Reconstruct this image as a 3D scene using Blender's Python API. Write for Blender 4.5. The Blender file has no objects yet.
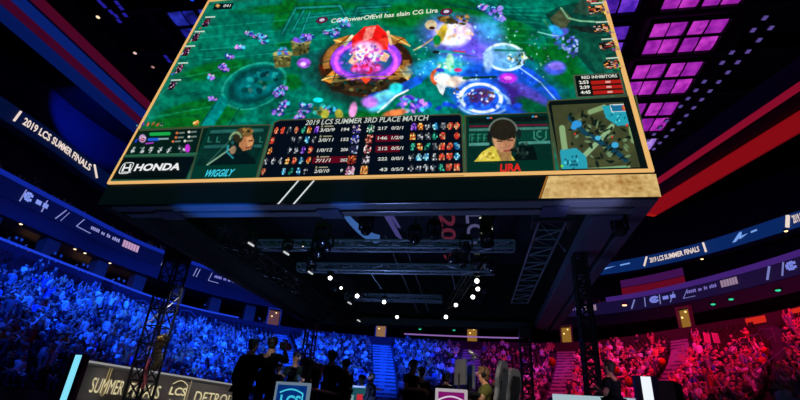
import bpy, bmesh, math, random
import numpy as np
from mathutils import Vector, Matrix

random.seed(7); RS = np.random.RandomState(11)
scn = bpy.context.scene
col = scn.collection

# ------------------------------------------------------------------ camera
F = 457.2                                       # focal length in pixels of an 800 px wide frame
_up = np.array([67.174, 953.877, F]); _up /= np.linalg.norm(_up)
_Y = np.array([83.545, -(F*F+83.545*67.174)/953.877, F]); _Y /= np.linalg.norm(_Y)
_X = np.cross(_Y, _up); _X *= np.sign(_X[0])
MW = np.array([_X, _Y, _up])                    # (right, up, forward) -> world
CAM = np.array([0.0, 0.0, 1.6])
cd = bpy.data.cameras.new('camera'); cam = bpy.data.objects.new('camera', cd); col.objects.link(cam)
cd.sensor_width = 36; cd.lens = F/800*36; cd.clip_start = 0.05; cd.clip_end = 400
m = Matrix.Identity(4)
for i in range(3):
    m[i][0] = MW[i][0]; m[i][1] = MW[i][1]; m[i][2] = -MW[i][2]; m[i][3] = CAM[i]
cam.matrix_world = m
scn.camera = cam

# ------------------------------------------------------------------ world and exposure
w = bpy.data.worlds.new('dark_hall'); scn.world = w; w.use_nodes = True
w.node_tree.nodes['Background'].inputs[0].default_value = (0.010, 0.014, 0.05, 1)
w.node_tree.nodes['Background'].inputs[1].default_value = 0.55
scn.view_settings.view_transform = 'Standard'; scn.view_settings.look = 'None'
scn.view_settings.exposure = 0.0; scn.view_settings.gamma = 1.0
try: scn.view_settings.use_curve_mapping = False
except Exception: pass

# ------------------------------------------------------------------ wash lights (each one gets its lamp housing further down)
BLUE = (0.003, 0.058, 1.0); RED = (1.0, 0.008, 0.17); PURP = (0.55, 0.04, 1.0); PINK = (1.0, 0.03, 0.30); SKY = (0.01, 0.14, 1.0)
KS = 1.4                                        # metres per plan unit of the arena bowl
def Z(z): return z*KS-.64
def A3(x, y, z): return (x*KS, y*KS, Z(z))
WASH = [  # position, target, colour, watts, cone degrees
    ((-12, 4, 17), (-18, 9, 4), BLUE, 13000, 75),
    ((-12, 12, 17), (-21, 20, 6.5), BLUE, 105000, 66),
    ((-11, 22, 17), (-20, 31, 5), BLUE, 98000, 75),
    ((-7, 27, 16), (-14, 39, 5.5), BLUE, 46000, 75),
    ((-3, 27, 16), (-7.5, 40, 5.5), BLUE, 52000, 52),
    ((2.4, 28, 16), (1.5, 41, 5.5), PURP, 9000, 45),
    ((4, 27, 16), (8, 38, 5.5), PINK, 12000, 65),
    ((6, 20, 17), (12.5, 31, 5), RED, 23000, 75),
    ((6, 12, 17), (14, 25, 5.5), RED, 24000, 72),
    ((-21, 8, 13.0), (-27.8, 22, 12.3), SKY, 950, 100),
    ((-17, 24, 13.0), (-27, 33, 12.3), SKY, 950, 100),
    ((8, 26, 12.5), (18, 38, 12), PURP, 900, 110),
    ((-31, 26, 24.3), (-38, 31.8, 26.0), (.004, .03, 1), 14000, 60),
]
def spot(name, loc, tgt, c, watts, cone, blend=0.6, size=0.15):
    l = bpy.data.lights.new(name, 'SPOT'); l.color = c; l.energy = watts; l.spot_size = math.radians(cone)
    l.spot_blend = blend; l.shadow_soft_size = size
    o = bpy.data.objects.new(name, l); col.objects.link(o); o.location = loc
    o.rotation_euler = (Vector(tgt)-Vector(loc)).to_track_quat('-Z', 'Y').to_euler()
    return o
WASH = [(A3(*p), A3(*t), c, wt*KS*KS*.5, cn) for p, t, c, wt, cn in WASH]
for i, (p, t, c, wt, cn) in enumerate(WASH): spot('wash_light_beam', p, t, c, wt, cn)
# light from the stage lamps, plus added spots without fixtures, on people and desks
spot('stage_lamp_or_fill_beam', (-0.2, 16.4, 5.7), (-0.3, 8.5, 2.2), (1, .86, .66), 700, 40)
spot('stage_lamp_or_fill_beam', (-5.3, 16.0, 5.7), (-3.6, 11, 2.2), (.8, .9, 1), 420, 40)
spot('stage_lamp_or_fill_beam', (-9.0, 13.4, 5.7), (-10.9, 14.2, 1.2), (.95, .93, .9), 420, 66)  # this spot and the next are added to brighten the banner wall
spot('stage_lamp_or_fill_beam', (-9.0, 18.0, 5.7), (-10.9, 18.6, 1.2), (.95, .93, .9), 420, 66)
spot('stage_lamp_or_fill_beam', (2.4, 3.6, 5.2), (.6, 8.5, 2.0), (1, .9, .8), 620, 26)  # added key spot on the gaming chairs
spot('stage_lamp_or_fill_beam', (-2.6, 3.0, 5.2), (-4.1, 10.2, 2.55), (.85, .95, 1), 620, 13)  # added front spot on the person in the jersey
spot('stage_lamp_or_fill_beam', (-6.6, 8.2, 5.4), (-10.15, 13.2, 2.7), (1, .8, .75), 330, 22)  # added spot on the left tower and its strap
spot('stage_lamp_or_fill_beam', (-2.6, 5.4, 3.6), (-.1, 7.9, 2.2), (1, .85, .65), 330, 20)  # added spot standing in for monitor glow on the seated player
spot('stage_lamp_or_fill_beam', (2.8, 8.0, 5.7), (2.3, 10.2, 2.4), (1, .45, .55), 160, 60)
# added low fill spots without fixtures, brightening the underside of the hanging structure
spot('added_floor_fill', (-3, 11.0, 1.3), (-3, 11.6, 6.5), (.30, .45, 1.0), 420, 150)
spot('added_floor_fill', (-4, 15.0, 1.3), (-3, 17, 6.5), (.30, .5, 1.0), 420, 140)
spot('added_floor_fill', (3.2, 7.4, 1.4), (2.6, 11, 6.0), (.5, .45, 1.0), 90, 80)
spot('added_floor_fill', (-5.4, 7.0, 1.4), (-6.3, 9.1, 6.0), (.02, .2, 1.0), 2300, 26)  # added from here on for the sheen along the header beam
spot('added_floor_fill', (-2.9, 7.0, 1.4), (-3.0, 9.1, 6.0), (.02, .2, 1.0), 1500, 10)
spot('added_floor_fill', (1.6, 7.0, 1.4), (2.3, 9.1, 6.0), (.5, .5, 1.0), 1300, 16)

# ------------------------------------------------------------------ colour helpers
def lin(c):
    c = np.asarray(c, float)/255.0
    return np.where(c <= 0.04045, c/12.92, ((c+0.055)/1.055)**2.4)
def lint(*c): return tuple(float(v) for v in lin(c))

MATS = {}
def mat(name, c, rough=0.6, metal=0.0, emit=None, es=1.0, var=0.15, scale=6.0, rnd=False, attr=None, spec=0.5, bump=0):
    if name in MATS: return MATS[name]
    mt = bpy.data.materials.new(name); mt.use_nodes = True; nt = mt.node_tree; N = nt.nodes; L = nt.links
    b = N['Principled BSDF']; b.inputs['Roughness'].default_value = rough; b.inputs['Metallic'].default_value = metal
    b.inputs['Specular IOR Level'].default_value = spec
    lc = lint(*c)
    if emit is not None:
        b.inputs['Base Color'].default_value = (0.01, 0.01, 0.01, 1)
        b.inputs['Emission Color'].default_value = (*lint(*emit), 1); b.inputs['Emission Strength'].default_value = es
        b.inputs['Specular IOR Level'].default_value = 0.1
        if attr:
            a = N.new('ShaderNodeAttribute'); a.attribute_name = attr; L.new(a.outputs['Color'], b.inputs['Emission Color'])
    else:
        nz = N.new('ShaderNodeTexNoise'); nz.inputs['Scale'].default_value = scale; nz.inputs['Detail'].default_value = 3
        tc = N.new('ShaderNodeTexCoord'); L.new(tc.outputs['Object'], nz.inputs['Vector'])
        mr = N.new('ShaderNodeMapRange'); mr.inputs['To Min'].default_value = 1-var*2; mr.inputs['To Max'].default_value = 1+var*2
        L.new(nz.outputs['Fac'], mr.inputs['Value'])
        mx = N.new('ShaderNodeVectorMath'); mx.operation = 'MULTIPLY'
        if attr:
            a = N.new('ShaderNodeAttribute'); a.attribute_name = attr; L.new(a.outputs['Color'], mx.inputs[0])
        elif rnd:
            oi = N.new('ShaderNodeObjectInfo'); cr = N.new('ShaderNodeValToRGB'); cr.color_ramp.interpolation = 'CONSTANT'
            e = cr.color_ramp.elements; e[0].color = (.015, .015, .02, 1); e[1].position = .16; e[1].color = (.6, .6, .6, 1)
            for p, cc in ((.34, (.06, .06, .08)), (.46, (.85, .85, .85)), (.6, (.3, .32, .36)), (.7, (.45, .12, .08)), (.78, (.12, .2, .5)), (.86, (.8, .35, .1)), (.92, (.7, .68, .6))):
                k = e.new(p); k.color = (*cc, 1)
            L.new(oi.outputs['Random'], cr.inputs['Fac']); L.new(cr.outputs['Color'], mx.inputs[0])
        else: mx.inputs[0].default_value = lc
        L.new(mr.outputs['Result'], mx.inputs[1]); L.new(mx.outputs['Vector'], b.inputs['Base Color'])
        if bump:
            bp = N.new('ShaderNodeBump'); bp.inputs['Strength'].default_value = bump; bp.inputs['Distance'].default_value = .02
            L.new(nz.outputs['Fac'], bp.inputs['Height']); L.new(bp.outputs['Normal'], b.inputs['Normal'])
    MATS[name] = mt
    return mt
def emat(c, s=1.0):
    return mat('glow_%d_%d_%d_%d' % (c[0], c[1], c[2], int(s*100)), (0, 0, 0), emit=c, es=s)

# ------------------------------------------------------------------ mesh helpers
class MB:
    def __init__(s): s.v = []; s.f = []; s.m = []; s.c = []
    def add(s, vs, fs, mi=0, c=None):
        n = len(s.v); s.v += [tuple(v) for v in vs]
        for f in fs: s.f.append(tuple(n+i for i in f)); s.m.append(mi); s.c.append(c)
        return s
    def box(s, c, d, R=None, mi=0, col=None):
        c = Vector(c); h = Vector(d)/2; vs = []
        for z in (-1, 1):
            for y in (-1, 1):
                for x in (-1, 1):
                    v = Vector((x*h.x, y*h.y, z*h.z))
                    if R is not None: v = R @ v
                    vs.append(c+v)
        return s.add(vs, [(0, 2, 3, 1), (4, 5, 7, 6), (0, 1, 5, 4), (2, 6, 7, 3), (0, 4, 6, 2), (1, 3, 7, 5)], mi, col)
    def box2(s, a, b, mi=0, col=None):
        a = Vector(a); b = Vector(b); return s.box((a+b)/2, (abs(b.x-a.x), abs(b.y-a.y), abs(b.z-a.z)), None, mi, col)
    def tube(s, p, q, r, n=6, r2=None, mi=0, cap=True):
        p = Vector(p); q = Vector(q); d = q-p
        if d.length < 1e-6: return s
        R = d.to_track_quat('Z', 'Y').to_matrix(); r2 = r if r2 is None else r2; vs = []
        for (o, rr) in ((p, r), (q, r2)):
            for k in range(n):
                a = 2*math.pi*(k+.5)/n; vs.append(o+R@Vector((rr*math.cos(a), rr*math.sin(a), 0)))
        fs = [(k, (k+1) % n, n+(k+1) % n, n+k) for k in range(n)]
        if cap: fs += [tuple(range(n-1, -1, -1)), tuple(range(n, 2*n))]
        return s.add(vs, fs, mi)
    def path(s, pts, r, n=6, mi=0):
        for a, b in zip(pts[:-1], pts[1:]): s.tube(a, b, r, n, mi=mi)
        return s
    def ball(s, c, r, nu=8, nv=6, mi=0, R=None):
        c = Vector(c); r = Vector(r) if hasattr(r, '__len__') else Vector((r, r, r)); vs = []; fs = []
        for j in range(nv+1):
            t = math.pi*j/nv
            for i in range(nu):
                p = 2*math.pi*i/nu; v = Vector((r.x*math.sin(t)*math.cos(p), r.y*math.sin(t)*math.sin(p), r.z*math.cos(t)))
                vs.append(c+(R@v if R is not None else v))
        for j in range(nv):
            for i in range(nu): fs.append((j*nu+i, (j+1)*nu+i, (j+1)*nu+(i+1) % nu, j*nu+(i+1) % nu))
        return s.add(vs, fs, mi)
    def build(s, name, mats, parent=None, smooth=False, loc=None):
        me = bpy.data.meshes.new(name); me.from_pydata(s.v, [], s.f)
        mats = mats if isinstance(mats, (list, tuple)) else [mats]
        for mm in mats: me.materials.append(mm)
        if len(mats) > 1: me.polygons.foreach_set('material_index', s.m)
        if any(c is not None for c in s.c):
            a = me.color_attributes.new('Col', 'FLOAT_COLOR', 'CORNER'); buf = []
            for f, c in zip(s.f, s.c): buf += [*(c or (0, 0, 0)), 1.0]*len(f)
            a.data.foreach_set('color', buf)
        if smooth: me.polygons.foreach_set('use_smooth', [True]*len(s.f))
        me.validate(); me.update()
        o = bpy.data.objects.new(name, me); col.objects.link(o)
        if parent is not None: o.parent = parent
        if loc is not None: o.location = loc
        return o
def tag(o, label=None, cat=None, group=None, kind=None):
    if label: o['label'] = label
    if cat: o['category'] = cat
    if group: o['group'] = group
    if kind: o['kind'] = kind
    return o
def empty(name, loc, label, cat, group=None, rz=0):
    o = bpy.data.objects.new(name, None); col.objects.link(o); o.location = loc; o.rotation_euler = (0, 0, rz)
    return tag(o, label, cat, group)
def struct(o): o['kind'] = 'structure'; return o
def kids(o): return [c for c in bpy.data.objects if c.parent == o]
def copy_tree(o, parent=None, cache={}):
    c = o.copy(); col.objects.link(c); c.parent = parent
    if o.name not in cache: cache[o.name] = kids(o)
    for ch in cache[o.name]: copy_tree(ch, c)
    return c
def bevel(o, wd=.01, seg=2):
    b = o.modifiers.new('bevel', 'BEVEL'); b.width = wd; b.segments = seg; b.limit_method = 'ANGLE'
    return o

def text_poly(body, bold=.0, shear=0.0, space=1.0):
    """outline lettering as flat polygons, scaled to a unit box"""
    cu = bpy.data.curves.new('t', 'FONT'); cu.body = body; cu.offset = bold; cu.shear = shear; cu.resolution_u = 3; cu.space_character = space
    o = bpy.data.objects.new('t', cu); col.objects.link(o); bpy.context.view_layer.update()
    dg = bpy.context.evaluated_depsgraph_get(); me = bpy.data.meshes.new_from_object(o.evaluated_get(dg))
    v = np.array([tuple(x.co) for x in me.vertices])[:, :2]; f = [tuple(p.vertices) for p in me.polygons]
    bpy.data.objects.remove(o); bpy.data.curves.remove(cu); bpy.data.meshes.remove(me)
    v -= v.min(0); v /= v.max(0)
    return v, f
def add_text(mb, body, mapf, bold=.0, shear=0, mi=0, space=1.0, col=None):
    v, f = text_poly(body, bold, shear, space)
    mb.add([mapf(a, b) for a, b in v], f, mi, col)
    return mb

def ray(x, y): return MW@np.array([x-400, 200-y, F])
def at_z(x, y, z): d = ray(x, y); return Vector(CAM+d*(z-CAM[2])/d[2])
def az(x, y, z): return at_z(x, y, Z(z))
ORD = ['first', 'second', 'third', 'fourth', 'fifth', 'sixth', 'seventh', 'eighth', 'ninth', 'tenth', 'eleventh', 'twelfth', 'thirteenth', 'fourteenth', 'fifteenth', 'sixteenth', 'seventeenth', 'eighteenth', 'nineteenth', 'twentieth']
def at_y(x, y, Y): d = ray(x, y); return Vector(CAM+d*Y/d[1])
def proj(p):
    p = np.atleast_2d(np.asarray(p, float)); c = (p-CAM)@MW
    return 400+F*c[:, 0]/c[:, 2], 200-F*c[:, 1]/c[:, 2], c[:, 2]

# ------------------------------------------------------------------ materials
BLACK = mat('black_metal', (14, 14, 17), .45, .6, var=.1)
DARK = mat('dark_paint', (30, 32, 40), .6, .0)
STEEL = mat('truss_steel', (95, 98, 108), .35, .9, var=.08)
DSTEEL = mat('dark_truss_steel', (26, 27, 32), .45, .5)
CONC = mat('stand_concrete', (64, 64, 70), .85, 0, var=.12, scale=1.5)
CURT = mat('black_curtain', (9, 9, 14), .95)
FASC = mat('balcony_paint', (70, 72, 84), .5, 0, var=.06, scale=.4)
SEATM = mat('seat_plastic', (48, 12, 16), .5, 0, var=.1)
RAILM = mat('handrail_steel', (150, 152, 160), .3, .8, var=.05)
WHITE = mat('white_paint', (225, 225, 225), .4)
WOOD = mat('carpet_black', (20, 20, 26), .9)

# ------------------------------------------------------------------ the bowl: rings that follow the arena's rounded plan
RAILP = [(-24.3, -10), (-24.3, -2), (-24.4, 6), (-24.5, 13), (-24.5, 19), (-24.5, 25), (-24.1, 31.9), (-20.6, 38.1), (-14.5, 42.6), (-6.6, 44.6), (4.3, 44.3), (9.9, 41.2), (14.4, 34.3), (17.1, 28.6), (18.0, 20), (18.0, 11), (18, 2), (18, -8)]
INNP = [(-13.4, -10), (-13.4, -2), (-13.4, 5), (-13.4, 10), (-13.4, 15), (-13.4, 20), (-13.0, 24.8), (-11.3, 28.4), (-8.6, 30.3), (-5.2, 31), (0.6, 31), (3.4, 29.6), (5.6, 26.2), (6.6, 22.5), (7.0, 17), (7.0, 10), (7, 2), (7, -8)]
NS = 12
def catmull(P):
    P = np.array(P, float); P = np.vstack([2*P[0]-P[1], P, 2*P[-1]-P[-2]]); out = []
    for i in range(1, len(P)-2):
        for k in range(NS):
            t = k/NS; a, b, c, d = P[i-1], P[i], P[i+1], P[i+2]
            out.append(.5*((2*b)+(-a+c)*t+(2*a-5*b+4*c-d)*t*t+(-a+3*b-3*c+d)*t**3))
    out.append(P[-2]); return np.array(out)
RAIL = catmull(RAILP)*KS; INN = catmull(INNP)*KS; NP_ = len(RAIL)
X4 = catmull([(v, 0) for v in (0, 0, 0, 0, 0, 0, 0, 1, 2, 2.5, 2.5, 2.5, 2.4, 1.5, .5, 0, 0, 0)])[:, 0]
X8 = catmull([(v, 0) for v in (0, 0, 0, 0, 0, 0, 1, 3, 5, 6, 6, 6, 6, 6, 5, 4, 4, 4)])[:, 0]
def ext(k, d): return 0*X4[k] if d <= 1.2 else (X4[k]*(d-1.2)/2.6 if d < 3.8 else X4[k]+(X8[k]-X4[k])*min(1, (d-3.8)/3.8))
tg = np.gradient(RAIL, axis=0); nrm = np.stack([-tg[:, 1], tg[:, 0]], 1); nrm /= np.linalg.norm(nrm, axis=1)[:, None]
def off(d): return RAIL+nrm*(d+ext(slice(None), d))[:, None]*KS
def ringpt(i, d, z):
    i = max(0, min(NP_-1.001, i)); k = int(i); t = i-k
    p = (RAIL[k]+nrm[k]*(d+ext(k, d))*KS)*(1-t)+(RAIL[k+1]+nrm[k+1]*(d+ext(k+1, d))*KS)*t
    return Vector((p[0], p[1], Z(z)))
def strip(name, prof, mt, i0=0, i1=None, parent=None, per=None):
    """sweep a (distance from the rail, height) profile round the bowl"""
    i1 = NP_ if i1 is None else i1; mb = MB(); vs = []; n = len(prof)
    for i in range(i0, i1):
        for d, z in prof:
            p = RAIL[i]+nrm[i]*(d+ext(i, d))*KS; vs.append((p[0], p[1], Z(z)))
    fs = []
    for i in range(i1-i0-1):
        for k in range(n-1):
            a = i*n+k; fs.append((a, a+1, a+n+1, a+n))
    mb.add(vs, fs)
    return mb.build(name, mt, parent)
ARC = np.concatenate([[0], np.cumsum(np.linalg.norm(np.diff(RAIL, axis=0), axis=1))])/KS
def idx_at_px(px, z, d=0, lo=30):
    """index along the ring whose point at height z is seen at column px"""
    P = np.c_[off(d), np.full(NP_, Z(z))]; x, y, dep = proj(P)
    for k in range(lo, NP_-1):
        if dep[k] > 0 and dep[k+1] > 0 and (x[k]-px)*(x[k+1]-px) <= 0: return k+(px-x[k])/(x[k+1]-x[k])
    return 0
# floor, stage, ceiling
g = MB(); g.box2((-65, -20, -.3), (58, 92, 0)); struct(g.build('floor', mat('arena_floor', (30, 30, 36), .5)))
g = MB(); g.box2((-65, -20, Z(27)), (58, 96, Z(27)+.3)); struct(g.build('ceiling', mat('ceiling_dark', (10, 10, 16), .9)))
# the stepped lower stand
NR = 21; ZB, ZT = 1.7, 7.6
def rowpt(i, t):
    i = max(0, min(NP_-1.001, i)); k = int(i); f = i-k
    a = INN[k]*(1-f)+INN[k+1]*f; b = RAIL[k]*(1-f)+RAIL[k+1]*f
    return a*(1-t)+b*t
def rowz(r): return Z(ZB+(ZT-ZB)*r/(NR-1))
g = MB(); vs = []; fs = []; prof = [(0, 0), (0, Z(ZB))]
for r in range(NR):
    z = rowz(r); prof += [(r/NR, z), ((r+1)/NR, z)]
n = len(prof)
for i in range(NP_):
    for t, z in prof:
        p = rowpt(i, t); vs.append((p[0], p[1], z))
for i in range(NP_-1):
    for k in range(n-1): a = i*n+k; fs.append((a, a+1, a+n+1, a+n))
g.add(vs, fs); struct(g.build('wall_stand_terrace', CONC))
# wall under the concourse rail, concourse floor, balcony fascia, soffit, back wall
struct(strip('wall_concourse_front', [(0, ZT), (0, 8.6), (.12, 8.6), (.12, 8.1), (8.5, 8.1)], mat('concourse_wall', (52, 18, 34), .8)))
struct(strip('wall_concourse_back', [(8, 8.1), (8, 12)], mat('concourse_back', (46, 36, 34), .8)))
struct(strip('wall_balcony_fascia', [(8, 11.6), (4.6, 11.15), (4.1, 11.25), (3.9, 12.1), (3.9, 13.35), (4.15, 13.35), (4.15, 13.0), (5.2, 13.0)], FASC))
struct(strip('wall_balcony_terrace', [(5.2, 13.0), (5.2, 13.5), (6.1, 13.5), (6.1, 14.0), (7.0, 14.0), (7.0, 14.5), (7.9, 14.5), (7.9, 15.0), (9.5, 15.0), (9.5, 18.2), (7.9, 18.0)], mat('balcony_terrace', (34, 34, 44), .8)))
struct(strip('wall_upper_fascia', [(7.9, 18.0), (7.7, 18.2), (7.7, 19.8), (8.0, 19.8), (9.5, 19.9), (12, 22), (14, 27)], mat('upper_curtain', (56, 56, 74), .9)))
# rails whose coloured shine is put into an emissive colour
def glow_rail(name, prof, i0, i1, c, s, label, grp=None):
    o = strip(name, prof, emat(c, s), int(i0), int(i1)); return tag(o, label, 'rail', grp)
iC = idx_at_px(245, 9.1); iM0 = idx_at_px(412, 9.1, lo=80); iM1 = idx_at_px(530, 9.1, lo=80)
glow_rail('concourse_rail', [(-.05, 8.66), (-.05, 8.76), (.08, 8.76), (.08, 8.66), (-.05, 8.66)], 0, iC+1, (28, 62, 215), 1.0, 'glowing blue rail along the top of the blue-lit left stand')
glow_rail('concourse_rail', [(-.05, 8.95), (-.05, 9.05), (.1, 9.05), (.1, 8.95), (-.05, 8.95)], iM0, iM1+1, (140, 100, 170), 1.0, 'thin pale glowing rail behind the far centre crowd')
iB = idx_at_px(560, 13.5, 3.9, lo=100)
glow_rail('balcony_rail', [(3.78, 13.35), (3.78, 13.62), (4.1, 13.62), (4.1, 13.35), (3.78, 13.35)], 0, 100, (14, 36, 150), 1.0, 'blue lit rim rail of the left middle balcony')
glow_rail('balcony_rail', [(3.78, 13.35), (3.78, 13.75), (4.1, 13.75), (4.1, 13.35), (3.78, 13.35)], 128, NP_, (62, 32, 112), 1.0, 'violet lit rim rail of the right middle balcony')
# ribbon display boards
def ribbon(d, z0, z1, i0, i1, c, label):
    return tag(strip('ribbon_display', [(d+.1, z0), (d, z0), (d, z1), (d+.1, z1)], emat(c), int(i0), int(i1)), label, 'display board')
rbA1 = ribbon(7.55, 18.35, 19.65, 20, 100, (3, 14, 52), 'upper ribbon display with finals lettering over the left stands')
rbA2 = ribbon(7.55, 18.35, 19.65, 116, NP_, (8, 38, 96), 'upper ribbon display with finals lettering over the right stands')
rbB1 = ribbon(3.8, 12.2, 13.3, 20, 106, (3, 10, 62), 'lower ribbon display along the left middle balcony')
rbB2 = ribbon(3.8, 12.2, 13.3, 118, NP_, (22, 14, 52), 'lower ribbon display along the right middle balcony')
def ring_text(rib, body, xpx0, xpx1, d, z0, z1, c, bold=.02, shear=0., lo=30):
    i0 = idx_at_px(xpx0, (z0+z1)/2, d, lo); i1 = idx_at_px(xpx1, (z0+z1)/2, d, lo); mb = MB()
    add_text(mb, body, lambda a, b: ringpt(i0+(i1-i0)*a, d-.03, z0+(z1-z0)*b), bold, shear)
    return mb.build('lettering', emat(c), rib)
def ring_bars(rib, bars, d, c, lo=30, name='sign_mark'):
    for (x0, zz0, x1, zz1, wd) in bars:
        mb = MB(); a0 = idx_at_px(x0, zz0, d, lo); a1 = idx_at_px(x1, zz1, d, lo); p = ringpt(a0, d-.04, zz0); q = ringpt(a1, d-.04, zz1)
        mb.tube(p, q, wd/2*KS, 4); mb.build(name, emat(c), rib)
PALE = (235, 215, 205)
ring_text(rbA1, '2019 LCS SUMMER FINALS', 23.5, 90.5, 7.5, 18.72, 19.34, PALE, .03)
ring_bars(rbA1, [(13.5, 18.6, 20.5, 19.5, .16), (96.5, 18.6, 94, 19.5, .16)], 7.5, PALE)
ring_text(rbA2, '2019 LCS SUMMER FINALS', 650, 699.5, 7.5, 18.72, 19.3, PALE, .03, lo=110)
ring_bars(rbA2, [(644.5, 18.5, 647, 19.5, .2), (706.5, 18.5, 703.5, 19.5, .2), (788, 18.5, 788.5, 19.5, .3)], 7.5, PALE, 110)
ring_text(rbA2, '2019 LCS SUMMER FINALS', 793, 850, 7.5, 18.65, 19.4, PALE, .03, lo=110)
def arrow(rib, x, d, zc, lo, c=(120, 165, 240), s=1.0):
    mb = MB(); i0 = idx_at_px(x, zc, d, lo)
    R = lambda u, v: ringpt(i0+u*s/ (ARC[int(i0)+1]-ARC[int(i0)]), d-.05, zc+v*s)
    mb.add([R(-.8, -.45), R(0, .5), R(.25, .5), R(.1, .05), R(.75, .1), R(-.1, -.3), R(-.15, .0), R(-.5, -.45)], [(0, 1, 2, 3), (0, 3, 6, 7), (3, 4, 5, 6)])
    mb.add([R(1.0, .0), R(1.6, .06), R(1.6, .26), R(1.0, .2)], [(0, 1, 2, 3)])
    return mb.build('emblem', emat(c), rib)
arrow(rbA2, 603, 7.5, 19.0, 110, s=.75); arrow(rbA2, 741, 7.5, 19.0, 110, s=.8)
def snow(rib, x, d, zc, lo, c):
    mb = MB(); i0 = idx_at_px(x, zc, d, lo); st = ARC[int(i0)+1]-ARC[int(i0)]
    for k in range(9):
        a = k*2*math.pi/9; r = .22 if k else 0
        ci = i0+r*math.cos(a)/st; zz = zc+r*math.sin(a)
        mb.add([ringpt(ci-.09/st, d-.05, zz-.09), ringpt(ci+.09/st, d-.05, zz-.09), ringpt(ci+.09/st, d-.05, zz+.09), ringpt(ci-.09/st, d-.05, zz+.09)], [(0, 1, 2, 3)])
    for k, wd in enumerate((.35, .3)):
        ci = i0+(.75+k*.5)/st
        mb.add([ringpt(ci-.2/st, d-.05, zc-.18), ringpt(ci+wd/2/st, d-.05, zc-.18), ringpt(ci+wd/2/st, d-.05, zc+.12), ringpt(ci-.2/st, d-.05, zc+.12)], [(0, 1, 2, 3)])
    return mb.build('emblem', emat(c), rib)
snow(rbB1, 28, 3.75, 12.8, 30, (130, 150, 240)); snow(rbB2, 655, 3.75, 12.8, 110, (120, 130, 220)); snow(rbB2, 792, 3.75, 12.8, 110, (120, 130, 220))
def small_sign(rib, x0, x1, x2, x3, lo, c1, c2):
    """tiny line of lettering too far to read, ending in a bright plate"""
    z0 = 12.72; mb = MB(); i0 = idx_at_px(x0, z0, 3.75, lo); i1 = idx_at_px(x1, z0, 3.75, lo); n = 16; rr = random.Random(3)
    for k in range(n):
        if k in (5, 8, 11): continue
        a = i0+(i1-i0)*k/n; b = i0+(i1-i0)*(k+.7)/n; h = .2+rr.random()*.08
        mb.add([ringpt(a, 3.7, z0), ringpt(b, 3.7, z0), ringpt(b, 3.7, z0+h), ringpt(a, 3.7, z0+h)], [(0, 1, 2, 3)])
    mb.build('lettering', emat(c1), rib)
    mb = MB(); i0 = idx_at_px(x2, z0, 3.75, lo); i1 = idx_at_px(x3, z0, 3.75, lo); n = 6
    for k in range(n):
        a = i0+(i1-i0)*k/n; b = i0+(i1-i0)*(k+.85)/n
        mb.add([ringpt(a, 3.7, z0-.15), ringpt(b, 3.7, z0-.15), ringpt(b, 3.7, z0+.4), ringpt(a, 3.7, z0+.4)], [(0, 1, 2, 3)])
    mb.build('sign_plate', emat(c2), rib)
small_sign(rbB1, 90, 119, 122, 138, 30, (150, 150, 215), (190, 150, 190))
small_sign(rbB1, 214, 238, 240, 255, 30, (130, 130, 215), (150, 130, 200))
small_sign(rbB2, 688, 718, 722, 739, 110, (120, 110, 190), (150, 125, 150))
small_sign(rbB2, 566, 583, 585, 597, 100, (120, 110, 190), (150, 125, 150))
ring_bars(rbB1, [(19, 12.3, 26, 13.15, .07), (41, 12.3, 47, 13.15, .07), (55, 12.3, 66, 13.15, .07), (60, 12.3, 69, 13.1, .04), (76, 12.45, 84, 13.15, .06), (76, 12.45, 90, 12.42, .06), (173, 12.3, 176, 13.1, .07), (161, 12.3, 165, 13.0, .1), (193, 12.3, 197, 13.1, .07), (196, 12.3, 200, 13.1, .07), (208, 12.3, 212, 13.1, .06), (208, 12.3, 218, 12.3, .06)], 3.75, (140, 145, 215))
ring_bars(rbB2, [(646, 12.3, 645, 13.15, .08), (661, 12.3, 660, 13.15, .08), (671, 12.3, 674, 13.15, .06), (684, 12.4, 688, 13.1, .05), (684, 12.4, 696, 12.4, .05), (632, 12.3, 635, 13.1, .12), (768, 12.3, 770, 13.2, .14), (783, 12.3, 784, 13.2, .1)], 3.75, (120, 125, 190), 110)

# concourse columns, warm openings, suite glass
COLM = mat('column_paint', (92, 78, 70), .6)
k = 0
for px in (-12, 50, 101, 139, 178, 215, 250):
    i = idx_at_px(px, 10, 4.2); g = MB(); p = ringpt(i, 4.7, 8.1); q = ringpt(i+.01, 4.7, 8.1); a = math.atan2(q.y-p.y, q.x-p.x)
    g.box((0, 0, 1.53), (1.1, .7, 3.05)); o = g.build('concourse_column', COLM, loc=p); o.scale = (KS,)*3; o.rotation_euler[2] = a
    struct(tag(o)); o.name = 'trim_column'
warm = emat((150, 106, 74), .95); warmd = emat((92, 64, 50), .9)  # warm light of the concourse openings, put into glowing panels
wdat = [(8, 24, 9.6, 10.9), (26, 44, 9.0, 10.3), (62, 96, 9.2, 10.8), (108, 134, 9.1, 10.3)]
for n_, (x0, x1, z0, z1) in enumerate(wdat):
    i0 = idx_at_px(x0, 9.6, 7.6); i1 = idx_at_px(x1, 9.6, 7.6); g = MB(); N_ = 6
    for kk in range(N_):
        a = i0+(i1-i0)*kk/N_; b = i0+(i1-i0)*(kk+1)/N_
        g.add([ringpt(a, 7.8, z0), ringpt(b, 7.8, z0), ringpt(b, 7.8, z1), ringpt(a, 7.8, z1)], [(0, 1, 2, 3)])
    o = g.build('concourse_opening_glow', warm if n_ in (0, 2) else warmd)
    tag(o, ['warm lit concourse wall panel at the far left of the left stand', 'second warm panel from the left behind the left rail', 'wide warm panel between the two grey columns left', 'dim warm panel right of the wide one, left stand'][n_], 'wall panel')
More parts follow.
